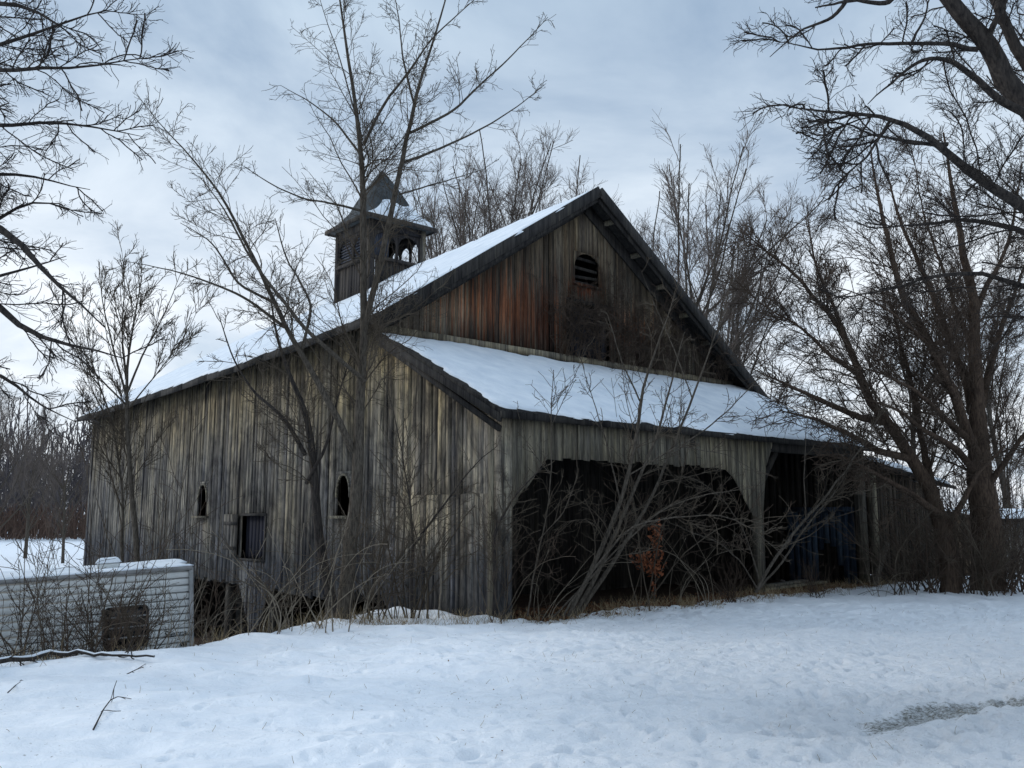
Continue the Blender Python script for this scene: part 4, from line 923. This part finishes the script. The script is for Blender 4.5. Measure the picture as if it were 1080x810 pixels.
# ---- background trees: prototypes 18 m tall, upright crowns
def proto_tree(label, seed, h=18, spread=.42, nl=30):
    r_ = np.random.default_rng(seed)
    P0 = walk(np.zeros((1, 3)), np.array([[0, 0, 1.]]), np.array([h * .55]), 14, .04, .05, r_); R0 = taper(np.array([.19]), 14, .45, .03)
    limbs = spawn(P0, R0, nl, 1, spread, 18, r_, jit=.05, up=.03, lmin=h * .42, lmax=h * .58, rk=.0075, rmin=.02, umin=.25, rfrac=.6)
    mains = (np.concatenate([np.stack([np.interp(np.linspace(0, 1, 18), np.linspace(0, 1, 14), P0[0, :, j]) for j in range(3)], -1)[None], limbs[0]]),
             np.concatenate([np.interp(np.linspace(0, 1, 18), np.linspace(0, 1, 14), R0[0])[None], limbs[1]]))
    return make_tree('bare_tree', (0, 0, 0), label, 'tree', mains,
        [dict(count=170, ratio=.36, ang=.5, n=9, jit=.07, up=.03, lmin=1.2, lmax=3.6, rmin=.011, umin=.25, k=4, rfrac=.6),
         dict(count=1900, ratio=.45, ang=.55, n=6, jit=.11, up=.03, lmin=.6, lmax=1.8, rmin=.006, k=3),
         dict(count=6500, ratio=.5, ang=.55, n=4, jit=.12, up=.02, lmin=.3, lmax=.8, rmin=.0045, k=3)], m_bark, m_bg, kt=7, seed=seed + 100)
pa = proto_tree('x', 41, 18, .42, 15); pb = proto_tree('x', 42, 17.5, .5, 16); pc = proto_tree('x', 43, 16.5, .58, 18)
bgs = [(462, 50, pa, 1.36, 'bare upright tree behind the barn roof, just right of the cupola'),
       (500, 53, pb, 1.55, 'bare tree behind the barn roof, second to the right of the cupola'),
       (540, 50, pa, 1.5, 'bare tree behind the middle of the snowy roof slope'),
       (580, 54, pb, 1.62, 'bare tree behind the roof slope, nearest left of the gable peak'),
       (700, 42, pc, 1.36, 'bare rounded tree behind the barn, first right of the gable peak'),
       (748, 40, pb, 1.22, 'tall bare tree behind the barn, over the right slope of the gable'),
       (795, 44, pc, 1.18, 'bare tree behind the right foot of the gable roof'),
       (960, 44, pc, 1.05, 'bare background tree between the leaning tree and the multi-stemmed tree'),
       (1065, 42, pa, .95, 'bare background tree behind the grey outbuilding roof'),
       (70, 62, pc, .62, 'bare tree at the near edge of the far field, close to the barn corner'),
       (30, 70, pb, .80, 'bare tree on the far field, second from the left edge'),
       (-15, 55, pa, .72, 'bare tree on the far field, cut by the left edge')]
used = set()
for i, (px, Yb, pt, sc_k, lab) in enumerate(bgs):
    x = (px - 540) / 960 * Yb; loc = (x, Yb, gz(x, Yb) - .2); rz = i * 1.9
    if id(pt) not in used:
        used.add(id(pt)); pt.location = loc; pt.rotation_euler = (0, 0, rz); pt.scale = (sc_k,) * 3; pt['label'] = lab; pt['group'] = 'bare trees in the background'
    else: copy_tree(pt, loc, rz, sc_k, lab, 'bare trees in the background')

# ---- far woods on the left and low woods round the horizon
def far_woods():
    r_ = np.random.default_rng(55); pos = []
    for k in range(1900):
        a_ = R(r_.uniform(-48, 6)); d = r_.uniform(138, 300); pos.append((d * math.sin(a_), d * math.cos(a_), r_.uniform(13, 21)))
    for k in range(320):
        a_ = R(r_.uniform(5, 50)); d = r_.uniform(190, 300); pos.append((d * math.sin(a_), d * math.cos(a_), r_.uniform(8, 14)))
    pos = np.array(pos); z0 = -1.2 + np.hypot(pos[:, 0], pos[:, 1]) * 0.0
    P0 = np.stack([pos[:, 0], pos[:, 1], z0], 1); D = np.tile([[0, 0, 1.]], (len(pos), 1)) + r_.normal(0, .05, (len(pos), 3))
    T0 = walk(P0, D, pos[:, 2], 7, .04, .03, r_); R0 = taper(r_.uniform(.10, .24, len(pos)), 7, .25, .05)
    b1 = spawn(T0, R0, 22000, .38, .5, 5, r_, jit=.08, up=.06, lmin=1.5, lmax=7, rk=.012, rmin=.05, umin=.12)
    b2 = spawn(*b1, 60000, .45, .5, 3, r_, jit=.1, up=.05, lmin=.8, lmax=3, rk=.01, rmin=.04)
    o = tubes([(T0, R0, 4), (*b1, 3), (*b2, 3)], 'far_woods', m_far); tag(o, 'dense grey-brown bare woodland beyond the snowy field', 'woodland', kind='stuff')
far_woods()
def far_brush():
    r_ = np.random.default_rng(56); n = 7000
    a_ = np.radians(r_.uniform(-48, 40, n)); d = r_.uniform(126, 150, n); d = np.where(a_ > .1, d + 40, d)
    P0 = np.stack([d * np.sin(a_), d * np.cos(a_), np.full(n, -1.2)], 1); D = r_.normal(0, .35, (n, 3)) + [0, 0, 1]
    T0 = walk(P0, D, r_.uniform(1.6, 5.2, n), 4, .12, 0, r_); R0 = taper(np.full(n, .06), 4, .5, .04)
    b1 = spawn(T0, R0, 12000, .5, .6, 3, r_, jit=.1, lmin=.5, lmax=2, rmin=.045)
    o = tubes([(T0, R0, 3), (*b1, 3)], 'far_brush', m_farb); tag(o, 'low reddish-brown brush along the foot of the far woods', 'brush', kind='stuff')
far_brush()

# ---- shrubs
def proto_shrub(seed, ns, h, splay, ms, mtw, label, c1=10, c2=30, c3=40, rmin=.003, jit=.14, curl=.07, r0=.011):
    r_ = np.random.default_rng(seed)
    D = r_.normal(0, splay, (ns, 3)); D[:, 2] = 1; P0 = np.stack([r_.normal(0, .12, ns), r_.normal(0, .12, ns), np.full(ns, -.08)], 1)
    P = walk(P0, D, r_.uniform(.6, 1.15, ns) * h, 12, jit * .6, 0.0, r_, curl); Rr = taper(r_.uniform(.5, 1.2, ns) * r0, 12, .3, rmin)
    return make_tree('bare_shrub', (0, 0, 0), label, 'shrub', (P, Rr),
        [dict(count=ns * c1, ratio=.38, ang=.7, n=6, jit=jit, up=.02, lmin=.15, lmax=1.0, rmin=rmin, umin=.15, k=3),
         dict(count=ns * c2, ratio=.5, ang=.75, n=4, jit=jit * 1.3, up=.02, lmin=.08, lmax=.45, rmin=rmin * .8, k=3)], ms, mtw, kt=5, partname='twigs', seed=seed + 9)
sA = proto_shrub(61, 10, 2.0, .34, m_twig, m_twig, 'x', 12, 34); sB = proto_shrub(62, 16, 1.6, .5, m_twigb, m_twigb, 'x', 7, 15)
sC = proto_shrub(63, 7, 2.6, .24, m_twig, m_twigb, 'x', 9, 22); sD = proto_shrub(64, 5, 1.5, .2, m_twigp, m_twig, 'x', 5, 10, r0=.0085)
first = set()
def put(pt, px, py, Yd_, s_, label, group, rz=None, dz=0):
    x, y, z = at(px, py, Yd_); z = gz(x, y) + dz; rz = random.uniform(0, 6.28) if rz is None else rz
    if id(pt) not in first:
        first.add(id(pt)); pt.location = (x, y, z); pt.rotation_euler = (0, 0, rz); pt.scale = (s_,) * 3; pt['label'] = label; pt['group'] = group; return pt
    return copy_tree(pt, (x, y, z), rz, s_, label, group)
G1 = 'bare shrubs tangled in front of the camper'
for i, (px, Yd_, pt, s_, where) in enumerate([
    (52, 11.0, sC, .9, 'below the dark strip window'),
    (100, 11.3, sB, 1.15, 'hiding the left end of the small window'), (122, 11.6, sB, 1.0, 'directly before the small window'), (146, 11.4, sA, .8, 'below the small window, by the snowy log'),
    (178, 11.3, sD, .8, 'just right of the small window'), (197, 11.6, sD, .9, 'at the right corner of the camper'), (84, 11.8, sA, 1.1, 'behind the middle of the snowy log'), (28, 11.6, sC, 1.2, 'near the left edge'),
    (62, 11.9, sC, 1.35, 'tall, rising above the snowy camper roof')]):
    put(pt, px, 690, Yd_, s_, 'bare tangled shrub %s, before the white camper' % where, G1)
G2 = 'bare shrubs along the barn side'
for i, (px, py, Yd_, pt, s_, where) in enumerate([
    (224, 680, 12.6, sD, .9, 'before the first dark gap'), (262, 684, 12.4, sD, 1.3, 'of pale stems near the hanging grey boards'), (290, 678, 13.0, sD, 1.2, 'under the dark side hatch'),
    (300, 674, 12.8, sD, 1.5, 'of pale straight stems before the dark void'), (322, 668, 13.2, sD, 1.5, 'left of the leaning trunk foot'), (345, 664, 13.0, sD, 1.7, 'of pale stems crossing the leaning trunk'),
    (392, 656, 14.2, sA, 1.25, 'just right of the two-stemmed trunk'), (415, 652, 14.6, sC, 1.0, 'between the trunk and the blue-grey patch'), (437, 652, 14.8, sA, 1.4, 'against the pale lower wall'),
    (524, 650, 14.3, sC, 1.0, 'standing before the lean-to corner post'), (240, 670, 14.6, sD, .9, 'at the right corner of the camper'), (203, 655, 18, sC, 1.5, 'growing tall under the far arched window'),
    (298, 650, 16.6, sD, 1.9, 'rising beside the dark side hatch'), (376, 660, 13.6, sD, 1.4, 'of pale stems at the two-stemmed trunk foot'),
    (168, 640, 19, sC, 2.0, 'rising above the camper roof at the wall')]):
    put(pt, px, py, Yd_, s_, 'bare shrub %s' % where, G2)
G3 = 'bare shrubs in front of the open bays'
for i, (px, py, Yd_, pt, s_, where) in enumerate([
    (570, 645, 14.9, sD, 1.2, 'of pale stems by the left side of the large open bay'), (672, 636, 16.2, sC, 1.5, 'tall, its twigs crossing the lean-to roof'), (712, 632, 17.6, sD, 1.3, 'of pale stems behind the rust-coloured leaves'),
    (748, 630, 17.0, sD, 1.4, 'of pale stems in the right half of the large bay'), (772, 628, 17.4, sB, .7, 'low, just left of the middle post'), (860, 622, 18.5, sB, .6, 'low, before the end-wall door'), (925, 620, 18.8, sD, .9, 'beside the leaning log')]):
    put(pt, px, py, Yd_, s_, 'bare shrub %s' % where, G3)
G4 = 'thickets under the right-hand trees'
for i, (px, py, Yd_, pt, s_, where) in enumerate([
    (968, 622, 19.6, sB, 1.3, 'before the shed wall'), (985, 622, 19.3, sB, 1.5, 'at the foot of the leaning trunk'), (1018, 622, 19.2, sB, 1.5, 'between the two dark trunks'),
    (1040, 622, 19.0, sA, 1.2, 'in front of the multi-stemmed trunk'), (1062, 622, 19.4, sB, 1.6, 'right of the multi-stemmed trunk'), (1078, 622, 19.8, sB, 1.7, 'at the right edge'), (1048, 612, 22, sB, 1.8, 'before the grey outbuilding'), (1015, 610, 23, sB, 2.0, 'seen behind and between the two dark trunks'), (1072, 610, 23.5, sB, 2.0, 'before the right half of the grey outbuilding'), (1000, 612, 22.5, sA, 1.8, 'at the far corner of the low shed'), (950, 621, 19.2, sA, 1.2, 'against the middle of the low shed wall')]):
    put(pt, px, py, Yd_, s_, 'brown bare thicket %s' % where, G4)

# ---- arching multi-stem tree before the large bay
YA = 14.4
def AA(*p, y=0): return limb([(a_, b_, YA + y + c_, d_) for a_, b_, c_, d_ in p], 18, r, .04)
mA = unify([AA((600, 650, .3, .06), (632, 585, .3, .055), (655, 530, .2, .05), (668, 480, 0, .045), (675, 430, -.2, .038), (683, 390, -.3, .028), (700, 350, -.4, .018), (716, 300, -.4, .007)),
      AA((606, 648, .5, .055), (640, 585, .5, .05), (662, 530, .5, .043), (690, 470, .5, .034), (707, 410, .4, .022), (722, 350, .4, .01)),
      AA((612, 645, .6, .06), (648, 590, .7, .05), (680, 540, .8, .042), (706, 480, 1, .034), (730, 420, 1, .028), (750, 370, 1, .018), (770, 300, 1, .008)),
      AA((582, 652, .1, .022), (612, 620, 0, .02), (650, 580, -.3, .018), (700, 535, -.6, .015), (750, 520, -.9, .012), (790, 515, -1.1, .006)),
      AA((594, 650, 0, .03), (625, 600, -.3, .026), (665, 555, -.5, .02), (710, 545, -.8, .017), (760, 540, -1, .013), (800, 560, -1.2, .009), (830, 590, -1.3, .005)),
      AA((655, 530, .2, .022), (640, 470, -.2, .016), (625, 420, -.4, .01), (610, 370, -.5, .005)),
      AA((676, 425, -.2, .022), (655, 380, -.5, .015), (640, 330, -.6, .008)),
      AA((707, 480, 1, .022), (760, 440, .8, .016), (800, 400, .6, .01), (830, 360, .5, .005)),
      AA((665, 500, 0, .018), (715, 470, -.4, .013), (770, 480, -.6, .008), (800, 500, -.7, .004)),
      AA((730, 420, 1, .018), (712, 370, 1.2, .013), (690, 320, 1.3, .008), (676, 285, 1.3, .004))], 20)
bx, by, _ = at(603, 650, YA)
make_tree('sapling_clump', (bx, by, gz(bx, by) - .05), 'grey multi-stem sapling leaning right across the large open bay', 'sapling', mA,
          [dict(count=150, ratio=.26, ang=.75, n=8, jit=.14, up=.02, lmin=.3, lmax=1.5, rmin=.005, umin=.2, k=4, curl=.05),
           dict(count=650, ratio=.45, ang=.75, n=6, jit=.16, up=.02, lmin=.12, lmax=.6, rmin=.0038, k=3),
           dict(count=700, ratio=.5, ang=.75, n=4, jit=.2, up=.02, lmin=.08, lmax=.3, rmin=.003, k=3)], m_bark, m_twig, kt=7, seed=31)
mA2 = unify([AA((556, 650, 0, .022), (566, 590, 0, .02), (578, 540, 0, .016), (582, 480, 0, .014), (580, 430, 0, .012), (584, 390, 0, .007)),
      AA((568, 570, 0, .014), (595, 540, -.2, .011), (610, 500, -.4, .008), (606, 460, -.4, .004)),
      AA((580, 500, 0, .012), (556, 470, 0, .009), (545, 430, 0, .005)), AA((581, 450, 0, .01), (600, 410, -.2, .007), (622, 360, -.3, .004))], 16)
bx, by, _ = at(556, 650, YA)
make_tree('sapling', (bx, by, gz(bx, by) - .05), 'thin upright sapling beside the lean-to corner post', 'sapling', mA2,
          [dict(count=40, ratio=.4, ang=.7, n=7, jit=.14, up=.02, lmin=.2, lmax=.8, rmin=.004, k=4), dict(count=120, ratio=.5, ang=.75, n=5, jit=.18, up=.02, lmin=.1, lmax=.4, rmin=.0035, k=3)], m_bark, m_twig, kt=6, seed=32)
# arching sapling at the middle post
YB = 17.2
def BB(*p): return limb([(a_, b_, YB + c_, d_) for a_, b_, c_, d_ in p], 18, r, .04)
mB = unify([BB((797, 625, 0, .05), (812, 595, 0, .045), (838, 560, 0, .038), (866, 530, 0, .032), (892, 495, 0, .025), (915, 462, 0, .016), (935, 425, 0, .007)),
      BB((800, 622, .2, .035), (830, 585, .2, .03), (858, 545, .2, .025), (884, 515, .2, .018), (902, 480, .2, .012), (905, 440, .2, .006)),
      BB((798, 620, 0, .022), (780, 590, -.3, .019), (755, 570, -.5, .016), (725, 560, -.7, .012), (700, 548, -.8, .006)),
      BB((800, 610, -.1, .022), (785, 560, -.4, .018), (762, 525, -.6, .014), (735, 505, -.8, .01), (700, 500, -1, .005)),
      BB((850, 548, 0, .018), (848, 500, -.2, .013), (850, 450, -.3, .009), (862, 410, -.3, .005))], 18)
bx, by, _ = at(797, 622, YB)
make_tree('sapling_clump', (bx, by, gz(bx, by) - .05), 'pale arching sapling at the foot of the middle post', 'sapling', mB,
          [dict(count=80, ratio=.34, ang=.7, n=8, jit=.12, up=.02, lmin=.3, lmax=1.5, rmin=.0055, umin=.2, k=4, curl=.05), dict(count=320, ratio=.45, ang=.75, n=6, jit=.16, up=.02, lmin=.15, lmax=.7, rmin=.0045, k=3)], m_bark, m_twig, kt=7, seed=33)
# sapling rising before the lean-to side wall
mS = unify([limb([(521, 650, 14.3, .05), (522, 600, 14.3, .045), (520, 560, 14.3, .035), (545, 520, 14.3, .02), (575, 490, 14.2, .008)], 14, r), limb([(435, 652, 14.6, .045), (434, 600, 14.6, .04), (436, 560, 14.6, .034), (428, 500, 14.5, .02), (420, 450, 14.4, .012), (405, 400, 14.4, .006)], 14, r),
            limb([(436, 575, 14.6, .03), (470, 530, 14.4, .022), (500, 490, 14.2, .014), (525, 470, 14, .006)], 14, r)], 14)
# split into two separate trees
for (idxs, base_px, lab) in (((0,), (521, 650, 14.3), 'short bent sapling directly before the lean-to corner post'), ((1, 2), (435, 652, 14.6), 'dark short forked sapling against the pale lower side wall')):
    bx, by, _ = at(*base_px); Pq = (mS[0][list(idxs)], mS[1][list(idxs)])
    make_tree('sapling', (bx, by, gz(bx, by) - .05), lab, 'sapling', Pq,
          [dict(count=50, ratio=.4, ang=.75, n=7, jit=.15, up=.02, lmin=.2, lmax=1.0, rmin=.0045, k=4), dict(count=180, ratio=.5, ang=.75, n=5, jit=.18, up=.02, lmin=.1, lmax=.4, rmin=.0035, k=3)], m_barkd, m_twig, kt=6, seed=34)
# vines climbing on the gable and lean-to roof junction
def vines():
    r_ = np.random.default_rng(71); n = 120
    S_ = r_.uniform(4.6, 11.2, n); P0 = np.stack([S_, np.full(n, GT - .14), np.full(n, zlean(LT) + .05)], 1)
    D = np.stack([r_.normal(0, .5, n), r_.normal(-.12, .12, n), np.ones(n)], 1)
    hmax = np.clip(zroofR(8, GT) * 0 + 4.2 - np.abs(S_ - 6) * .62, .4, 3); P = walk(P0, D, hmax * r_.uniform(.4, .95, n), 10, .2, -.02, r_, .06)
    P[..., 1] = np.clip(P[..., 1], GT - .7, GT - .06); Rr = taper(np.full(n, .008), 10, .4, .0045)
    q = spawn(P, Rr, 1300, .4, .8, 6, r_, jit=.25, up=0, lmin=.2, lmax=1, rmin=.0045, curl=.08); q[0][..., 1] = np.clip(q[0][..., 1], GT - .8, GT - .05)
    q2 = spawn(*q, 2400, .5, .8, 5, r_, jit=.25, lmin=.1, lmax=.5, rmin=.004)
    rt = empty('climbing_vine', W(0, 0, 0), ANG, 'brown bare vines climbing the right half of the gable wall', 'vine')
    tubes([(P, Rr, 5)], 'stems', m_twigb, rt); q2[0][..., 1] = np.clip(q2[0][..., 1], GT - .9, GT - .05); tubes([(*q, 3), (*q2, 3)], 'twigs', m_twigb, rt)
vines()

# ------------------------------------------------------------------ small things
def leaf_cloud(pts, size, name, m, parent=None, r_=None, flatness=0):
    n = len(pts); a_ = norm(r_.normal(size=(n, 3))); 
    if flatness: a_[:, 2] *= (1 - flatness); a_ = norm(a_)
    b_ = norm(np.cross(a_, r_.normal(size=(n, 3)))); s_ = (size * r_.uniform(.6, 1.4, n))[:, None]
    if flatness: b_[:, 2] *= (1 - flatness)
    c_ = norm(np.cross(a_, b_)) * s_ * .12
    V = np.stack([pts - a_ * s_, pts + b_ * s_ * .5 + c_, pts + a_ * s_, pts - b_ * s_ * .5 + c_], 1).reshape(-1, 3)
    return mesh_obj(name, V, np.arange(4 * n).reshape(n, 4), m, parent)
r_ = np.random.default_rng(81)
# leaf litter under the open bays
n = 7000; S_ = r_.uniform(.3, 11.2, n); T_ = np.clip(r_.normal(-.05, .38, n), -.9, 2.4) + r_.random(n) * .5
wx = A0[0] + CA * S_ - SA * T_; wy = A0[1] + SA * S_ + CA * T_; wz = ground_h(wx, wy)[0] + .02 + r_.random(n) * .03
o = leaf_cloud(np.stack([wx, wy, wz], 1), .032, 'leaf_litter', m_litter, r_=r_, flatness=.6); tag(o, 'brown dead leaves strewn along the sill of the open bays', 'leaf litter', kind='stuff')
# rust leaves hanging on a small branch
mo = unify([limb([(690, 636, 16.2, .02), (692, 600, 16.2, .016), (689, 575, 16.2, .012), (692, 545, 16.2, .007)], 8, r), limb([(692, 590, 16.2, .01), (678, 575, 16.1, .008), (672, 560, 16.0, .005)], 8, r)], 8)
bx, by, _ = at(690, 636, 16.2); lp = empty('leafy_sapling', (bx, by, gz(bx, by)), 0, 'small sapling still holding rust-brown dead leaves inside the large open bay', 'sapling')
tubes([(mo[0] - np.array(lp.location), mo[1], 5)], 'stem', m_bark, lp)
pts = []
for (px, py, sx, sy, k) in ((693, 562, 4, 9, 70), (692, 580, 4, 8, 50), (683, 594, 8, 6, 80), (688, 602, 7, 5, 40), (676, 588, 5, 6, 40), (690, 622, 2, 7, 18)):
    for _ in range(k): pts.append(at(r_.normal(px, sx * .8), r_.normal(py, sy * .7), 16.15 + r_.normal(0, .12)))
leaf_cloud(np.array(pts) - np.array(lp.location), .045, 'leaves', m_leafo, lp, r_)
# dry grass tufts along the edge of the snow
def grass():
    P0 = []; 
    for k in range(230):
        S = r_.uniform(-.4, 12); T = r_.normal(-.45, .25); c = W(S, T); P0 += [(c[0] + r_.normal(0, .06), c[1] + r_.normal(0, .05)) for _ in range(r_.integers(3, 12))]
    for k in range(95):
        t_ = r_.random(); a_ = np.array((-6.5, 9.2)) * (1 - t_) + np.array((-2.2, 14.0)) * t_; c = a_ + r_.normal(0, .28, 2); P0 += [(c[0] + r_.normal(0, .07), c[1] + r_.normal(0, .05)) for _ in range(r_.integers(2, 9))]
    for k in range(70):
        t_ = r_.random(); c = np.array((-2.6, 13.6)) * (1 - t_) + np.array((-.3, 14.2)) * t_ + r_.normal(0, .2, 2); P0 += [(c[0] + r_.normal(0, .07), c[1] + r_.normal(0, .05)) for _ in range(r_.integers(3, 10))]
    for k in range(320):
        P0.append((r_.uniform(-4, 9), r_.uniform(6, 16)))
    P0 = np.array(P0); z = ground_h(P0[:, 0], P0[:, 1])[0]; n = len(P0); D = r_.normal(0, .5, (n, 3)); D[:, 2] = 1
    hh_ = r_.uniform(.08, .3, n); hh_[-320:] = r_.uniform(.03, .09, 320)
    P = walk(np.column_stack([P0, z - .01]), D, hh_, 4, .15, -.05, r_); o = tubes([(P, taper(np.full(n, .0028), 4, .4, .0015), 3)], 'dry_grass', m_grass)
    tag(o, 'straw-coloured dry grass blades poking through the snow edge', 'grass', kind='stuff')
grass()
def gp(px, py, h=.02):   # a point on the flat foreground snow
    Yg = 1.6 / math.tan(math.atan((py - 405) / F) - TH)
    x = (px - 540) / F * Yg / (math.cos(TH) + (py - 405) / F * math.sin(TH)); return x, Yg
def debris():
    n = 750; x = r_.uniform(-1.5, 10, n); y = r_.uniform(5.2, 16.5, n); x[:150] = r_.uniform(-5, 0, 150)
    k = crest_dist(x, y) < -.2; x, y = x[k], y[k]; P = np.stack([x, y, ground_h(x, y)[0] + .004], 1)
    o = leaf_cloud(P, .013, 'leaf_debris', m_litter, r_=r_, flatness=.8); tag(o, 'tiny dark bits of leaf and bark scattered on the snow', 'debris', kind='stuff')
debris()
# snow-capped fallen log before the camper
def log_():
    q_ = np.array([(px, py) for px, py in ((-40, 712), (20, 703), (60, 696), (110, 699), (162, 703))]); rr_ = np.random.default_rng(5)
    w3 = np.array([(*gp(px, py), 0) for px, py in q_]); w3[:, 2] = [gz(x, y) + .07 for x, y, _ in w3]
    u_ = np.linspace(0, 4, 24); P_ = np.stack([np.interp(u_, range(5), w3[:, j]) for j in range(3)], 1); P_[1:-1, 2] += rr_.normal(0, .012, 22); P_[1:-1, :2] += rr_.normal(0, .012, (22, 2))
    L0 = (P_[None], np.linspace(.032, .012, 24)[None])
    root = empty('fallen_log', tuple(P_[8] - np.array((0, 0, .07))), 0, 'long fallen branch capped with snow lying before the camper', 'log')
    off = np.array(root.location); P = L0[0] - off; tubes([(P, L0[1], 8)], 'trunk', m_barkd, root)
    Ps = P.copy(); Ps[..., 2] += L0[1] * .75; Rs = L0[1] * .72 * (1 + .4 * vnoise(np.linspace(0, 9, P.shape[1]), np.zeros(P.shape[1])))
    tubes([(Ps, Rs, 6)], 'snow_cover', m_snow, root)
    q = spawn(P, L0[1], 14, .2, .9, 6, np.random.default_rng(6), jit=.15, up=.06, lmin=.2, lmax=.7, rmin=.006); tubes([(*q, 4)], 'branches', m_twigd, root)
log_()
def stick(pts, name, label, catg, m, twigs=4, seed=1):
    l = limb(pts, 14, np.random.default_rng(seed), .08); off = l[0][0, 0].copy(); root = empty(name, tuple(off), 0, label, catg)
    tubes([(l[0] - off, l[1], 6)], 'stem', m, root)
    if twigs:
        q = spawn(l[0] - off, l[1], twigs, .2, .8, 5, np.random.default_rng(seed + 1), jit=.15, lmin=.04, lmax=.12, rmin=.003, k=3) if False else spawn(l[0] - off, l[1], twigs, .2, .8, 5, np.random.default_rng(seed + 1), jit=.15, lmin=.04, lmax=.14, rmin=.003)
        tubes([(*q, 4)], 'twigs', m, root)
def ground_limb(name, label, catg, pp, m, rad, seed, lift=(.0, .03)):
    P = []
    for k, (px, py) in enumerate(pp):
        x, y = gp(px, py); P.append((x, y, gz(x, y) + rad + lift[0] + (lift[1] if 0 < k < len(pp) - 1 else 0)))
    P = np.array(P); d = np.linspace(0, 1, len(P)); q = np.linspace(0, 1, 16); Q_ = np.stack([np.interp(q, d, P[:, j]) for j in range(3)], 1)[None]
    off = P[0].copy(); root = empty(name, tuple(off), 0, label, catg); Rr = np.linspace(rad, rad * .4, 16)[None]
    tubes([(Q_ - off, Rr, 6)], 'stem', m, root); rr = np.random.default_rng(seed)
    t_ = spawn(Q_ - off, Rr, 6, .22, .7, 5, rr, jit=.12, lmin=.05, lmax=.2, rmin=.003); t_[0][..., 2] = np.maximum(t_[0][..., 2], -.005); tubes([(*t_, 4)], 'twigs', m, root)
ground_limb('fallen_twig', 'thin dark forked twig lying on the open snow at lower left', 'twig', [(98, 776), (108, 764), (116, 750), (124, 745), (138, 746)], m_barkd, .0065, 3)
ground_limb('fallen_twig', 'tiny dark twig on the snow at the left edge', 'twig', [(8, 734), (22, 723)], m_barkd, .006, 4)
ground_limb('fallen_twig', 'thin dark twig lying near the right end of the snowy log', 'twig', [(134, 710), (146, 708), (153, 703)], m_barkd, .006, 5)
stick([(463, 652, 14.1, .018), (465, 610, 14.1, .016), (466, 563, 14.1, .010)], 'stake', 'thin pale upright stick in the snow before the blue-grey boards', 'stick', m_twigp, 3, 8)
stick([(97, 800 - 98, 10.6, .016), (105, 660, 10.7, .014), (122, 600, 10.9, .008)], 'stake', 'thin slanting stem rising from the snow before the camper', 'stick', m_twig, 6, 9)
# leaning log by the right end of the bays
xa = Vector(W(10.7, -.5, gz(*W(10.7, -.5)[:2]))); xb = Vector(W(11.9, -.25, .95))
s = MB(); d_ = (xb - xa)
P = np.array([xa + d_ * k / 8 for k in range(9)])[None] - np.array(xa); rt = tubes([(P, np.full((1, 9), .08), 10)], 'leaning_log', m_bark)
rt.location = xa; tag(rt, 'short grey log leaning against the shed post at the end of the bays', 'log')
# planks lying inside the second bay
for k, lab in enumerate(('long grey plank lying along the floor of the second bay', 'shorter plank lying on the longer plank in the second bay')):
    s = MB(); s.box((0, 0, 0), (2.6 - k * .8, .2, .05)); o = s.build('plank', m_header, None, .004); o.location = W(7.6 + k * .3, .35 + .05 * k, gz(*W(8, .4)[:2]) + .05 + k * .06); o.rotation_euler = (0, R(-1), ANG + R(4 * k)); tag(o, lab, 'plank')
